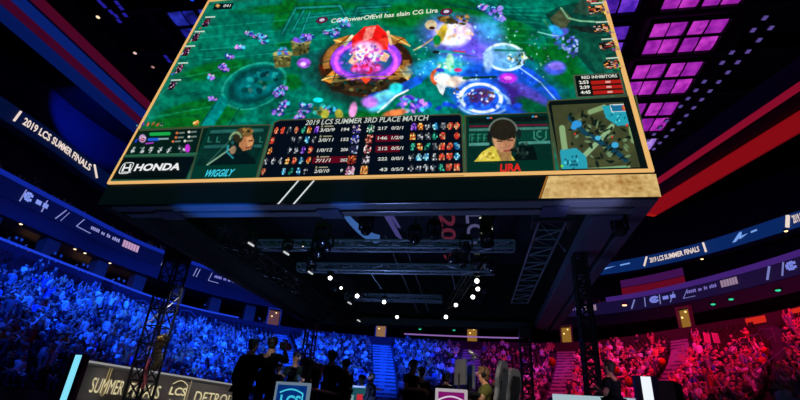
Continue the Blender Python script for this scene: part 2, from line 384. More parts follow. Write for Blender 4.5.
# small downlights of the concourse and the balcony
def lampdot(p, r, c, s, label, grp, sc=KS):
    t = empty('ceiling_downlight', p, label, 'lamp', grp); t.scale = (sc,)*3
    MB().tube((0, 0, 0), (0, 0, .15), r*1.3, 10).build('housing', BLACK, t)
    MB().ball((0, 0, -.01), (r, r, r*.5), 8, 6).build('bulb', emat(c, s), t, True); return t
for x, y in ((21, 224), (75, 249), (85, 253), (110, 263)):
    p = az(x, y, 10.4); lampdot(p, .09, (255, 220, 170), 2, 'small warm downlight over the concourse behind the left rail', 'left concourse downlights')
for x, y in ((601, 261), (624, 305), (702, 259), (786, 231), (625, 305)):
    z = 17.6 if y < 262 else 10.5; p = az(x, y, z)
    lampdot(p, .14, (255, 205, 150), 2.5, 'small warm downlight glowing under the right tiers', 'right tier downlights')
for x, y in ((420, 329), (454, 330), (492, 329), (520, 331), (731, 299), (713, 304), (778, 290)):
    p = az(x, y, 10.5); t = lampdot(p, .16, (40, 190, 140), 1.4, 'green-tinted downlight under the far balcony', 'green downlights')

# upper gondolas with lit edges
def gondola(name, A, B, w_, z, h, cols, label, side):
    t = empty(name, (0, 0, -.64), label, 'gondola'); t.scale = (KS,)*3; A = Vector((*A, z)); B = Vector((*B, z)); d = (B-A).normalized(); nn = Vector((-d.y, d.x, 0))*side
    def slab(a, b, z0, z1, nm, mt, s0=0, s1=1):
        g = MB(); P = [A+nn*a, B+nn*a, B+nn*b, A+nn*b]
        vs = [p+Vector((0, 0, z0-z)) for p in P]+[p+Vector((0, 0, z1-z)) for p in P]
        g.add(vs, [(3, 2, 1, 0), (4, 5, 6, 7), (0, 1, 5, 4), (1, 2, 6, 5), (2, 3, 7, 6), (3, 0, 4, 7)]); return g.build(nm, mt, t)
    slab(0, w_, z, z+.25, 'deck', DARK); slab(0, .15, z+.25, z+h, 'front_panel', DARK); slab(w_-.15, w_, z+.25, z+h, 'back_panel', DARK)
    for (a, b, z0, z1, c, s) in cols: slab(a, b, z0, z1, 'light_strip', emat(c, s))
    return t
GR_ = gondola('hanging_gondola', (13.1, 34.4), (19.5, 16.0), 3.3, 17, 1.2, [(0, 1.35, 16.8, 17.0, (132, 10, 18), 1.0), (-.14, 0, 16.8, 17.9, (110, 8, 16), 1.0), (2.95, 3.3, 16.8, 17.0, (130, 12, 40), 1.0)], 'dark hanging gondola with red lit edges right of the scoreboard', -1)
gondola('hanging_gondola', (-18.6, 24), (-18.6, 4), 2.9, 17, 1.2, [(-.1, .35, 16.8, 17.0, (72, 6, 34), 1), (.75, 1.25, 16.8, 17.0, (8, 30, 104), 1), (2.1, 2.9, 16.8, 17.0, (4, 22, 84), 1), (1.5, 1.9, 16.8, 17.0, (60, 4, 34), 1)], 'dark hanging gondola with blue and crimson stripes left of the scoreboard', -1)
# end wall of red gondola facing the hall
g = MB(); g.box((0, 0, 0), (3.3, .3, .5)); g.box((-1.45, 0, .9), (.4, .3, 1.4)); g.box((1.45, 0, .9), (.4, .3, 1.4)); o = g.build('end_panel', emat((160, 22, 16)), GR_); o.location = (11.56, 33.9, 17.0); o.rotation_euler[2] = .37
# catwalk lights: rows of small lit louvres
lg = MB(); lg.box((0, 0, 0), (.34, .5, .1)); lg.box((0, 0, .08), (.4, .58, .08), mi=1)
def louvre(p, c, s, lab, grp, rz):
    t = empty('catwalk_lamp', p, lab, 'lamp', grp, rz); t.scale = (.6*KS,)*3
    MB().box((0, 0, .1), (.5, .62, .12)).build('housing', BLACK, t); MB().box((0, 0, .01), (.34, .46, .08)).build('lens', emat(c, s), t)
proj_pts = [((765, 18), (622, 168), 20), ((771, 28), (628, 176), 20)]
for r_, (a, b, n_) in enumerate(proj_pts):
    for k in range(n_):
        if r_ == 0 and k in (2, 5, 10): continue
        A = az(a[0], a[1], 22); B = az(b[0], b[1], 22); f_ = k/(n_-1); f_ = f_**.8 if True else f_
        louvre(A.lerp(B, k/(n_-1)), (92, 74, 150), .9, 'violet catwalk lamp in the %s row above the right gondola, %s from the near end' % ('inner' if r_ == 0 else 'outer', ORD[k]), 'violet catwalk lamps %d' % r_, .1)
for k, (x, y) in enumerate(sorted([(100, 2), (104, 6), (117, 3), (121, 8), (111, 12), (116, 16), (119, 21), (125, 15), (166, 57), (169, 61)])):
    louvre(az(x, y, 22), (34, 30, 150), .9, 'small deep blue catwalk lamp left of the scoreboard, %s from the left' % ORD[k], 'blue catwalk lamps', 0)
for (x, y, c) in [(98, 17, (230, 200, 160)), (86, 23, (200, 150, 120)), (135, 53, (190, 160, 150)), (140, 73, (170, 110, 90)), (66, 4, (180, 130, 100)), (153, 67, (140, 100, 100))]:
    lampdot(az(x, y, 21), .11, c, 1.6, 'tiny warm roof lamp above the left gondola', 'tiny roof lamps')
# ceiling light panels
def cpanel(x0, y0, colr, lab, grp, ysc=1.0):
    t = empty('ceiling_light_panel', A3(x0, y0, 26), lab, 'ceiling light', grp); t.scale = (KS, KS*ysc, KS)
    g = MB()
    g.box((2.3, -.06, .1), (4.9, .14, .3)); g.box((2.3, 3.1, .1), (4.9, .14, .3)); g.box((2.3, 1.52, .15), (4.7, .2, .12)); g.box((2.22, 1.5, .1), (.22, 3.2, .3))
    g.box((-.08, 1.5, .1), (.16, 3.2, .3)); g.box((4.68, 1.5, .1), (.16, 3.2, .3)); g.box((1.08, 1.5, .16), (.06, 3.1, .1)); g.box((3.46, 1.5, .16), (.06, 3.1, .1))
    g.build('frame', BLACK, t)
    for a in range(4):
        for b in range(2):
            xx = (0, 1.12, 2.34, 3.5)[a]; yy = (0, 1.62)[b]; g = MB()
            for q in range(4):   # gently bowed lamp sheet
                z0 = .2-.1*math.sin(math.pi*q/4); z1 = .2-.1*math.sin(math.pi*(q+1)/4); w_ = 1.04
                g.add([(xx, yy+q*.36, z0), (xx+w_, yy+q*.36, z0), (xx+w_, yy+(q+1)*.36, z1), (xx, yy+(q+1)*.36, z1)], [(0, 3, 2, 1)])
            g.build('diffuser', colr[(a+b) % len(colr)], t)
    return t
def glowtex(name, c1, c2):
    mt = emat(c1); mt = mt.copy(); mt.name = name; nt = mt.node_tree; N = nt.nodes; L = nt.links; b = N['Principled BSDF']
    nz = N.new('ShaderNodeTexNoise'); nz.inputs['Scale'].default_value = 1.3; tc = N.new('ShaderNodeTexCoord'); L.new(tc.outputs['Object'], nz.inputs['Vector'])
    cr = N.new('ShaderNodeValToRGB'); cr.color_ramp.elements[0].position = .35; cr.color_ramp.elements[1].position = .65
    cr.color_ramp.elements[0].color = (*lint(*c1), 1); cr.color_ramp.elements[1].color = (*lint(*c2), 1)
    L.new(nz.outputs['Fac'], cr.inputs['Fac']); L.new(cr.outputs['Color'], b.inputs['Emission Color']); return mt
CP = {'m': [glowtex('lamp_magenta', (150, 30, 160), (205, 62, 205)), glowtex('lamp_magenta_deep', (130, 24, 150), (180, 48, 190))],
      'p': [glowtex('lamp_violet', (70, 30, 170), (120, 60, 215)), glowtex('lamp_violet_deep', (56, 22, 140), (100, 44, 190))],
      'w': [glowtex('lamp_lilac', (120, 80, 200), (190, 150, 235))],
      'b': [glowtex('lamp_blue', (14, 18, 100), (40, 50, 180)), glowtex('lamp_blue_deep', (8, 10, 60), (30, 34, 150))]}
ys = [16.2, 20.2, 24.2, 28.1, 32.7, 38.0, 44.0]; YS = [1, 1, 1, 1.24, 1.45, 1.6, 1.7]
for yi, y0 in enumerate(ys):
    cpanel(11.4, y0, CP['w'] if yi >= 5 else CP['m'], 'magenta ceiling light panel in the outer column right of the scoreboard, row %s from the front' % ['one', 'two', 'three', 'four', 'five', 'six', 'seven'][yi], 'outer magenta ceiling panels', YS[yi])
    cpanel(5.4, y0, CP['p'] if yi < 4 else CP['m'], 'violet ceiling light panel in the inner column beside the scoreboard, row %s from the front' % ['one', 'two', 'three', 'four', 'five', 'six', 'seven'][yi], 'inner violet ceiling panels', YS[yi])
for yi, y0 in enumerate([15.4, 19.8]):
    cpanel(-21.4, y0, CP['b'], 'dim blue ceiling light panel left of the scoreboard, %s one' % ['near', 'far'][yi], 'blue ceiling panels')
# roof beams over the stands
for n_, x in enumerate((17.4, 10.7, 4.4, -16, -23, -30)):
    g = MB(); g.box2(A3(x-.25, 8, 26.4), A3(x+.25, 60, 26.9)); struct(g.build('trim_roof_beam', mat('roof_beam', (22, 18, 34), .7)))
for n_, y in enumerate((15.7, 19.85, 23.8, 27.8, 32.4, 37.7, 43.6)):
    g = MB(); g.box2(A3(-34, y-.2, 26.35), A3(30, y+.2, 26.8)); struct(g.build('trim_roof_beam', mat('roof_beam', (22, 18, 34), .7)))

# ================================================================== hanging scoreboard
P0 = np.array([-9.50, 9.0, 5.964]); EX = np.array([1., 0, 0]); EZ = np.array([0, .151, 1.]); EZ /= np.linalg.norm(EZ); EN = np.cross(EX, EZ)   # EN points to the back? checked below
if EN[1] > 0: EN = -EN
SW = 13.09
def scr(x, y):
    d = ray(x, y); t = np.dot(P0-CAM, EN)/np.dot(d, EN); p = CAM+d*t-P0
    return np.array([np.dot(p, EX), np.dot(p, EZ)])
def W(s, h, o=0.0): return Vector(P0+EX*s+EZ*h+EN*o)
HT = float(scr(211, 1.5)[1]); HB = float((scr(106, 182)[1]+scr(655, 173)[1])/2)
sb = empty('hanging_scoreboard', (-2.95, 16.6, 5.96), 'giant hanging scoreboard showing the green match broadcast above the stage', 'scoreboard')
SBO = Vector((-2.95, 16.6, 5.96))
class SMB(MB):
    """mesh whose points are given on the display plane (s across, h up, o out)"""
    def quad(s, a, b, o=.02, c=None, mi=0):
        return s.add([W(a[0], a[1], o), W(b[0], a[1], o), W(b[0], b[1], o), W(a[0], b[1], o)], [(0, 1, 2, 3)], mi, c)
    def pquad(s, P, o=.02, c=None, mi=0):
        n = len(P); return s.add([W(*scr(*p), o) for p in P], [tuple(range(n))], mi, c)
    def build(s, name, mats, parent=None, smooth=False, loc=None):
        inv = SBO
        s.v = [tuple(Vector(v)-inv) for v in s.v]
        o = MB.build(s, name, mats, parent, smooth)
        if parent is not sb: pass
        return o
def child(mb, name, mats, parent=None):
    return mb.build(name, mats, parent if parent is not None else sb)
VC = mat('display_pixels', (0, 0, 0), emit=(255, 255, 255), attr='Col')
# painter working on arrays of display points
def vnoise(x, y, s, seed=0):
    x = x/s; y = y/s; xi = np.floor(x); yi = np.floor(y); fx = x-xi; fy = y-yi; fx = fx*fx*(3-2*fx); fy = fy*fy*(3-2*fy)
    def h(a, b): v = np.sin(a*127.1+b*311.7+seed*74.7)*43758.5453; return v-np.floor(v)
    return (h(xi, yi)*(1-fx)+h(xi+1, yi)*fx)*(1-fy)+(h(xi, yi+1)*(1-fx)+h(xi+1, yi+1)*fx)*fy
class Paint:
    def __init__(s, X, Y, base): s.X = X; s.Y = Y; s.C = np.zeros((len(X), 3))+np.array(base, float)
    def mix(s, m, c, a=1.0): m = np.clip(m*a, 0, 1)[:, None]; s.C = s.C*(1-m)+np.array(c, float)*m
    def ell(s, cx, cy, rx, ry, c, rot=0, soft=.25, a=1):
        t = math.radians(rot); dx = s.X-cx; dy = s.Y-cy; u = (dx*math.cos(t)+dy*math.sin(t))/rx; v = (-dx*math.sin(t)+dy*math.cos(t))/ry
        s.mix(np.clip((1-np.sqrt(u*u+v*v))/soft+.5, 0, 1), c, a)
    def ring(s, cx, cy, rx, ry, wd, c, rot=0, a=1, arc=None):
        t = math.radians(rot); dx = s.X-cx; dy = s.Y-cy; u = (dx*math.cos(t)+dy*math.sin(t))/rx; v = (-dx*math.sin(t)+dy*math.cos(t))/ry
        d = np.abs(np.sqrt(u*u+v*v)-1)*min(rx, ry); mk = np.clip((wd-d)/1.0+.5, 0, 1)
        if arc: an = np.degrees(np.arctan2(v, u)) % 360; mk = mk*((an >= arc[0]) & (an <= arc[1]))
        s.mix(mk, c, a)
    def line(s, x0, y0, x1, y1, wd, c, a=1):
        dx, dy = x1-x0, y1-y0; t = np.clip(((s.X-x0)*dx+(s.Y-y0)*dy)/(dx*dx+dy*dy), 0, 1); d = np.hypot(s.X-x0-t*dx, s.Y-y0-t*dy)
        s.mix(np.clip((wd/2-d)/.8+.5, 0, 1), c, a)
    def path(s, pts, wd, c, a=1):
        for p, q in zip(pts[:-1], pts[1:]): s.line(*p, *q, wd, c, a)
    def poly(s, pts, c, a=1):
        ins = np.zeros(len(s.X), bool); n = len(pts)
        for i in range(n):
            x0, y0 = pts[i]; x1, y1 = pts[(i+1) % n]
            cnd = ((y0 > s.Y) != (y1 > s.Y)); xi = (x1-x0)*(s.Y-y0)/((y1-y0) or 1e-9)+x0
            ins ^= cnd & (s.X < xi)
        s.mix(ins.astype(float), c, a)
    def mott(s, cx, cy, rx, ry, cols, n=14, sz=1.6, seed=1, rot=0, a=.9):
        r = random.Random(seed); t = math.radians(rot)
        for _ in range(n):
            u = r.uniform(-1, 1); v = r.uniform(-1, 1)*math.sqrt(1-u*u)
            x = cx+u*rx*math.cos(t)-v*ry*math.sin(t); y = cy+u*rx*math.sin(t)+v*ry*math.cos(t)
            s.ell(x, y, sz*r.uniform(.5, 1.3), sz*r.uniform(.4, 1), r.choice(cols), r.uniform(-60, 60), .5, a)
def canvas(name, a, b, nx, ny, fn, o, parent=None):
    S, H = np.meshgrid(np.linspace(a[0], b[0], nx), np.linspace(a[1], b[1], ny)); S = S.ravel(); H = H.ravel()
    P = P0+S[:, None]*EX+H[:, None]*EZ+EN*o; x, y, _ = proj(P); C = np.clip(fn(x, y), 0, 255)
    me = bpy.data.meshes.new(name); i = np.arange(nx*ny).reshape(ny, nx)
    q = np.stack([i[:-1, :-1], i[:-1, 1:], i[1:, 1:], i[1:, :-1]], -1).reshape(-1, 4)
    me.vertices.add(nx*ny); me.vertices.foreach_set('co', (P-np.array(SBO)).ravel()); me.loops.add(q.size); me.loops.foreach_set('vertex_index', q.ravel().astype(np.int32))
    me.polygons.add(len(q)); me.polygons.foreach_set('loop_start', np.arange(0, q.size, 4).astype(np.int32)); me.update(calc_edges=True)
    at = me.color_attributes.new('Col', 'FLOAT_COLOR', 'POINT'); at.data.foreach_set('color', np.c_[lin(C), np.ones(len(C))].ravel())
    me.materials.append(VC); ob = bpy.data.objects.new(name, me); col.objects.link(ob); ob.parent = parent or sb; return ob

def minion(p, x, y, seed, c=((170, 110, 235), (60, 190, 225), (35, 40, 150), (215, 120, 215)), s=1.0):
    p.ell(x, y+1.5*s, 6*s, 3.2*s, (8, 50, 70), 0, .5, .8)
    p.mott(x, y, 5.5*s, 3.2*s, list(c), 9, 2.3*s, seed); p.mott(x, y-1, 4*s, 2*s, [(240, 220, 255), (20, 25, 110), (110, 230, 240)], 4, 1.1*s, seed+9)
def game(x, y):
    p = Paint(x, y, (2, 104, 82))
    n1 = vnoise(x+y*1.5, y*4-x*.5, 46, 1); n2 = vnoise(x, y*1.6, 14, 2); n3 = vnoise(x, y, 4, 3)
    p.mix(np.clip(n1*1.8-.5, 0, 1), (0, 78, 60), .7)
    p.mix(np.clip((x-180)/60, 0, 1)*np.clip(n2*1.4-.3, 0, 1), (0, 128, 112), .5)
    # grass patches
    for cx, cy, rx, ry, r in ((215, 70, 34, 8, -12), (205, 118, 40, 12, -14), (190, 108, 30, 6, -14), (172, 125, 26, 9, -8), (285, 12, 8, 20, 30), (300, 8, 60, 5, -3), (405, 15, 30, 12, 0), (455, 6, 40, 8, 10), (560, 55, 20, 18, 0), (560, 75, 26, 12, 0), (525, 50, 26, 7, 12), (500, 30, 30, 14, 5), (310, 70, 10, 9, 0), (290, 82, 12, 8, 0), (560, 105, 14, 12, 0), (540, 100, 12, 8, 0), (290, 45, 14, 4, 0), (255, 80, 8, 10, 0), (372, 116, 30, 5, 0), (470, 120, 20, 4, 0)):
        p.ell(cx, cy, rx, ry, (4, 92, 24), r, .5, .85)
    # flagstone lines
    D = (0, 66, 62)
    for yy in (22, 32, 44, 54): p.line(200, yy+6, 330, yy-6, 1.0, (20, 150, 130), .5)
    for (q, wd) in (([(282, 34), (296, 8), (340, 6), (348, 20), (332, 30)], 2), ([(292, 32), (304, 10)], 1.6), ([(306, 18), (340, 14)], 1.6), ([(300, 38), (310, 12)], 1.4), ([(352, 22), (358, 8), (390, 6)], 1.6), ([(360, 14), (388, 12)], 1.2)): p.path(q, wd+2, D, .7); p.path(q, wd, (30, 150, 140), .7)
    for k in range(9):
        p.path([(430+k*9, 0), (452+k*9, 6+k*1.2), (490+k*7, 10+k*2.5), (548, 8+k*5)], 1.5, D, .6)
    for k in range(6): p.line(490, 6+k*7, 560, 10+k*7, .8, (40, 170, 130), .35)
    p.path([(150, 118), (215, 106), (248, 92)], 1.6, (16, 140, 110), .5); p.path([(160, 95), (180, 78), (240, 66)], 1.2, (16, 140, 110), .5)
    # sunken pool
    p.ell(254, 86, 33, 21, (0, 98, 86), -22, .1); p.ell(255, 85, 29, 17, (2, 60, 60), -22, .15); p.ell(258, 84, 23, 12, (0, 100, 104), -20, .4)
    p.ring(254, 86, 33, 21, 1.0, (40, 170, 150), -22, .6); p.mott(258, 82, 20, 9, [(0, 60, 62), (20, 140, 140), (60, 110, 100), (0, 44, 50)], 22, 3, 5, -20)
    p.path([(222, 102), (208, 124)], 12, (0, 116, 112)); p.path([(216, 102), (200, 126)], 1.2, D); p.path([(240, 108), (228, 128)], 1.4, D)
    # baskets and creatures left of the shrine
    for cx, cy in ((283, 58), (301, 46)):
        p.poly([(cx-10, cy-3), (cx+9, cy-5), (cx+7, cy+9), (cx-8, cy+10)], (92, 84, 40)); p.ell(cx, cy-4, 10, 3.5, (170, 150, 90)); p.mott(cx, cy-7, 6, 4, [(110, 60, 200), (60, 150, 220), (210, 110, 210)], 8, 2.4, cx)
        p.mott(cx, cy+3, 8, 5, [(60, 54, 30), (140, 128, 70), (30, 30, 20)], 12, 1.8, cx+1)
    p.poly([(300, 55), (325, 48), (335, 60), (320, 92), (300, 80)], (10, 84, 84), .8); p.poly([(318, 58), (336, 46), (336, 60), (322, 72)], (50, 62, 66), .8)
    p.ell(304, 63, 7, 5, (170, 80, 220)); p.ell(303, 64, 3, 2, (240, 180, 255))
    for k, (cx, cy) in enumerate(((249, 33), (257, 36), (264, 41), (240, 47), (229, 56), (222, 66), (211, 77), (225, 69), (263, 37), (213, 98))): minion(p, cx, cy, k, s=.75)
    for k, (cx, cy) in enumerate(((345, 25), (336, 30), (328, 32), (334, 34), (342, 21), (310, 36), (306, 38))): minion(p, cx, cy, k+20, s=.8)
    for k, (cx, cy) in enumerate(((281, 89), (278, 94), (284, 104), (279, 112), (304, 110), (301, 117), (306, 106), (488, 9), (495, 13), (500, 18), (482, 7), (496, 8), (330, 110))): minion(p, cx, cy, k+40, s=1.0)
    p.mott(318, 108, 5, 6, [(170, 150, 60), (60, 200, 200), (90, 80, 30)], 10, 2.5, 3); p.ell(318, 100, 5, 2.5, (20, 200, 210)); p.ell(325, 114, 4, 5, (160, 150, 50), 20); p.ell(339, 114, 4, 5, (160, 150, 50), -20)
    # the central shrine
    p.ell(364, 70, 50, 36, (16, 48, 44), -3, .2, .9); p.ell(366, 66, 47, 31, (52, 26, 14), -3, .06); p.mott(366, 66, 44, 28, [(120, 62, 22), (30, 20, 14), (170, 96, 40), (80, 20, 10), (200, 140, 80)], 90, 3.0, 8)
    for r_, a_ in ((0, 200), (1, 240)): p.ring(366, 62, 40, 26, 2.2, (178, 110, 50), -3, .8, (r_*170, r_*170+150))
    for q in (([(322, 80), (338, 66), (345, 72), (332, 84)]), ([(388, 34), (404, 38), (410, 46), (396, 42)]), ([(395, 62), (414, 72), (408, 80), (392, 72)]), ([(334, 40), (350, 35), (350, 44), (338, 46)])):
        p.poly(q, (196, 116, 40)); p.line(*q[0], *q[2], 1.2, (255, 200, 110)); p.line(*q[1], *q[3], 1.0, (90, 40, 10))
    p.ell(366, 60, 33, 20, (70, 40, 170), -4, .1); p.ell(366, 61, 26, 15, (30, 90, 140), -4, .3); p.ring(366, 60, 31, 18.5, 2.8, (150, 60, 235), -4); p.ring(366, 62, 30, 19, 1.4, (235, 90, 250), 0, .9)
    p.poly([(352, 38), (364, 27), (378, 25), (388, 34), (388, 50), (352, 52)], (232, 22, 20)); p.poly([(366, 28), (376, 26), (372, 38), (362, 42)], (255, 120, 110)); p.poly([(378, 40), (390, 36), (388, 48)], (250, 60, 40))
    p.ell(367, 50, 15, 9, (255, 170, 235), 0, .5); p.ell(366, 57, 12, 8, (255, 250, 250), 0, .5); p.poly([(348, 62), (353, 55), (359, 60), (355, 66)], (236, 180, 150)); p.poly([(378, 60), (384, 52), (390, 55), (386, 62)], (240, 176, 140)); p.poly([(362, 62), (366, 53), (371, 62)], (150, 40, 160)); p.mott(367, 54, 17, 9, [(255, 235, 245), (240, 90, 150), (255, 160, 150), (200, 60, 190)], 34, 2.0, 61)
    p.ell(367, 68, 15, 7, (225, 40, 150), 0, .6, .8); p.mott(366, 68, 13, 5, [(240, 30, 30), (235, 60, 160), (240, 110, 220), (200, 20, 60)], 30, 2.4, 62); p.mott(366, 60, 28, 15, [(120, 50, 210), (60, 60, 190), (190, 80, 240), (40, 90, 140)], 30, 1.5, 63, 0, .6)
    p.line(345, 45, 352, 36, 3, (210, 190, 160)); p.line(388, 32, 391, 44, 3, (220, 170, 130))
    p.poly([(328, 84), (365, 78), (408, 80), (404, 92), (366, 95), (332, 92)], (34, 26, 18), .8); p.path([(330, 82), (366, 77), (408, 76)], 1.2, (190, 140, 60)); p.mott(368, 86, 36, 6, [(20, 20, 16), (80, 50, 20), (20, 60, 50), (120, 110, 60)], 40, 2, 4); p.poly([(360, 78), (372, 78), (366, 84)], (230, 60, 30))
    # blue and violet battle
    p.path([(372, 98), (395, 92), (418, 80), (430, 66), (450, 58), (480, 56), (510, 64), (530, 74), (552, 92), (562, 108)], 9, (20, 80, 225), .75)
    p.ell(500, 88, 60, 30, (22, 70, 210), 18, .6, .85); p.ell(440, 66, 34, 9, (40, 160, 220), -10, .6, .8); p.ell(515, 96, 22, 10, (60, 20, 110), 35, .6, .85); p.ell(535, 108, 20, 8, (0, 78, 34), 25, .5, .9); p.ell(528, 92, 26, 5, (90, 60, 170), 30, .7, .8)
    p.path([(470, 57), (495, 58), (520, 68), (540, 82), (556, 100)], 1.2, (180, 215, 255), .9)
    p.poly([(420, 88), (438, 84), (452, 118), (424, 118)], (0, 112, 100), .9)
    p.ell(462, 38, 38, 20, (120, 90, 240), 12, .7, .9); p.ell(478, 48, 26, 12, (110, 80, 235), 20, .6, .7); p.ell(490, 30, 14, 14, (60, 170, 235), 20, .8, .7); p.ell(452, 34, 17, 12, (255, 246, 250), 5, .5); p.ell(463, 30, 9, 7, (255, 210, 230), 0, .6); p.mott(455, 32, 18, 12, [(255, 255, 255), (255, 190, 150), (220, 180, 255), (250, 200, 235)], 34, 2.2, 12)
    p.ell(441, 35, 4, 12, (214, 170, 40), 25, .4); p.ell(447, 20, 10, 3.4, (70, 54, 24), 12); p.mott(455, 20, 18, 5, [(140, 100, 30), (40, 80, 40), (190, 120, 60), (60, 40, 20)], 18, 2.2, 13); p.ell(431, 25, 6, 5, (210, 178, 140)); p.ell(432, 28, 3, 1.6, (60, 30, 20)); p.path([(422, 46), (434, 38), (440, 36)], 1.6, (190, 150, 110)); p.path([(414, 50), (422, 46)], 1.6, (200, 190, 140)); p.ell(437, 40, 4, 5, (10, 130, 60))
    p.ell(505, 57, 20, 13, (120, 190, 230), 5, .2, .75); p.ring(505, 57, 19, 13, 1.2, (225, 245, 255), 5, .9); p.ell(488, 60, 5, 11, (160, 190, 250), 0, .6); p.mott(520, 58, 12, 6, [(240, 250, 245), (60, 80, 70), (220, 200, 120), (30, 40, 40), (250, 250, 255)], 30, 1.6, 21)
    p.ell(450, 66, 14, 9, (60, 210, 220), 0, .7, .8); p.ell(450, 62, 4, 9, (190, 245, 200), 0, .5); p.mott(450, 66, 12, 6, [(120, 240, 240), (240, 255, 240), (70, 200, 120)], 16, 1.8, 22)
    p.ell(443, 80, 10, 7, (250, 235, 235), 10, .3); p.ring(441, 77, 9, 8, 1.6, (228, 90, 50), 0, 1, (120, 260)); p.ell(456, 82, 10, 6, (245, 205, 190), 0, .4); p.poly([(436, 84), (446, 86), (443, 95), (440, 93)], (240, 236, 240)); p.ell(458, 70, 4, 2, (220, 50, 120)); p.ell(440, 70, 4, 2, (50, 60, 190)); p.line(463, 79, 478, 80, 5, (240, 220, 200), .7)
    p.ell(508, 78, 9, 5, (200, 40, 220), 0, .5); p.ell(508, 78, 4, 2, (250, 130, 250)); p.ell(555, 68, 11, 7, (70, 90, 235), 0, .5); p.ell(556, 66, 8, 4, (140, 110, 240), 0, .6)
    # rune circle at the bottom
    p.ell(481, 98, 27, 18, (30, 90, 230), 5, .3); p.ring(481, 98, 20, 14, 1.4, (240, 245, 255), 5); p.ring(484, 103, 25, 12, .9, (150, 190, 255), 0, .9); p.ell(481, 97, 13, 9, (60, 40, 110), 0, .3); p.mott(481, 96, 13, 8, [(200, 210, 255), (110, 40, 90), (40, 120, 220), (250, 230, 250), (90, 60, 40)], 34, 1.7, 31); p.mott(458, 94, 4, 6, [(240, 230, 210), (90, 60, 40), (255, 255, 255)], 14, 1.6, 32)
    p.mott(465, 106, 60, 3, [(60, 130, 250), (20, 60, 200)], 24, 3, 34)
    p.ell(384, 96, 14, 5, (120, 230, 240), -20, .5); p.ell(380, 104, 13, 6, (90, 190, 240), -30, .5); p.ell(370, 102, 8, 6, (190, 110, 230), 0, .6); p.path([(378, 112), (396, 96), (408, 90)], 2, (235, 245, 255), .9); p.ell(396, 88, 7, 5, (40, 210, 220), 0, .5); p.mott(412, 104, 14, 8, [(130, 80, 235), (60, 200, 220), (220, 130, 235), (60, 40, 190)], 40, 2.8, 35); p.ell(395, 113, 12, 3.5, (225, 110, 60), -10, .5); p.ell(353, 110, 4, 8, (235, 140, 200), 10, .4)
    # right wall and banner beast
    p.poly([(545, 14), (560, 6), (590, 0), (604, 0), (640, 100), (618, 100), (590, 70), (560, 36)], (8, 60, 50)); p.poly([(550, 18), (562, 8), (572, 18), (562, 34)], (70, 74, 50)); p.path([(561, 8), (568, 18), (580, 21), (600, 22)], 1.6, (120, 170, 130)); p.path([(544, 20), (554, 34)], 2.4, (40, 120, 90)); p.poly([(572, 36), (584, 30), (615, 68), (610, 90)], (10, 74, 58)); p.poly([(568, 26), (590, 26), (600, 34), (582, 32)], (20, 34, 30)); p.poly([(580, 0), (600, 0), (598, 18), (572, 12)], (40, 66, 54), .9)
    p.ell(560, 33, 9, 4, (90, 90, 220), -20, .4); p.ell(556, 30, 8, 4, (40, 150, 220), 30, .4); p.mott(566, 42, 12, 7, [(120, 130, 240), (60, 60, 160), (170, 180, 250), (30, 90, 150)], 30, 2, 41); p.path([(538, 32), (550, 35), (558, 36)], 1.2, (120, 190, 190)); p.mott(572, 52, 6, 7, [(150, 160, 245), (60, 60, 170)], 12, 2, 42)
    for (a, b, c_) in (((437, 51), (464, 53), (20, 140, 150)), ((495, 50), (524, 51), (30, 110, 100)), ((464, 78), (496, 77), (10, 40, 30))): p.line(*a, *b, 2.2, c_)
    p.line(454, 51, 465, 52, 1.4, (200, 40, 70)); p.line(434, 52, 438, 52, 3, (20, 30, 30)); p.line(464, 78, 468, 78, 3.2, (20, 90, 60)); 
    p.mott(480, 60, 70, 40, [(200, 255, 245), (150, 120, 250), (60, 190, 240), (30, 40, 150)], 120, 1.1, 77, 0, .55)
    for k in range(26):                        # stone joints on the open ground
        r = random.Random(900+k); a = r.uniform(165, 330); b = r.uniform(8, 118)
        if 222 < a < 290 and 62 < b < 108: continue
        p.path([(a, b), (a+r.uniform(8, 22), b-r.uniform(1, 4)), (a+r.uniform(22, 40), b-r.uniform(0, 7))], 1.1, (0, 58, 52), .55)
    for k in range(22):
        r = random.Random(950+k); p.ell(r.uniform(170, 620), r.uniform(4, 118), r.uniform(4, 12), r.uniform(1, 3), r.choice([(0, 80, 20), (0, 62, 58), (20, 150, 130)]), r.uniform(-20, 10), .6, .35)
    n4 = vnoise(x, y, 2.2, 9); n5 = vnoise(x*1.3-y, y*1.5, 7, 12); C = p.C*(.68+.34*n3[:, None]+.20*n4[:, None]+.2*(n5[:, None]-.3)); return C*np.array([1.05, 1.12, 1.12])
canvas('match_view', (.04, HB), (SW-.04, HT), 720, 400, game, .01)
# display trim
TR = emat((240, 186, 112), .95)
def bar(nm, a, b, wd, mt=TR, par=None, o=.05):
    g = SMB(); a = np.array(a); b = np.array(b); g.quad((a[0]-wd/2 if abs(a[0]-b[0]) < .01 else a[0], a[1]-(wd/2 if abs(a[0]-b[0]) > .01 else 0)), (b[0]+wd/2 if abs(a[0]-b[0]) < .01 else b[0], b[1]+(wd/2 if abs(a[0]-b[0]) > .01 else 0)), o)
    vs = [Vector(v) for v in g.v]; n_ = Vector(EN)*-.05
    g.add([v+n_ for v in vs], [(3, 2, 1, 0)]); k = len(g.v)-8
    g.f += [(0, 1, 5, 4), (1, 2, 6, 5), (2, 3, 7, 6), (3, 0, 4, 7)]; g.m += [0]*4; g.c += [None]*4
    return child(g, nm, mt, par)
bar('display_trim', (0, HB), (SW, HB), .065); bar('display_trim', (0, HT), (SW, HT), .06)
bar('display_trim', (.02, HB), (.02, HT), .05); bar('display_trim', (SW-.05, HB), (SW-.05, HT), .10)
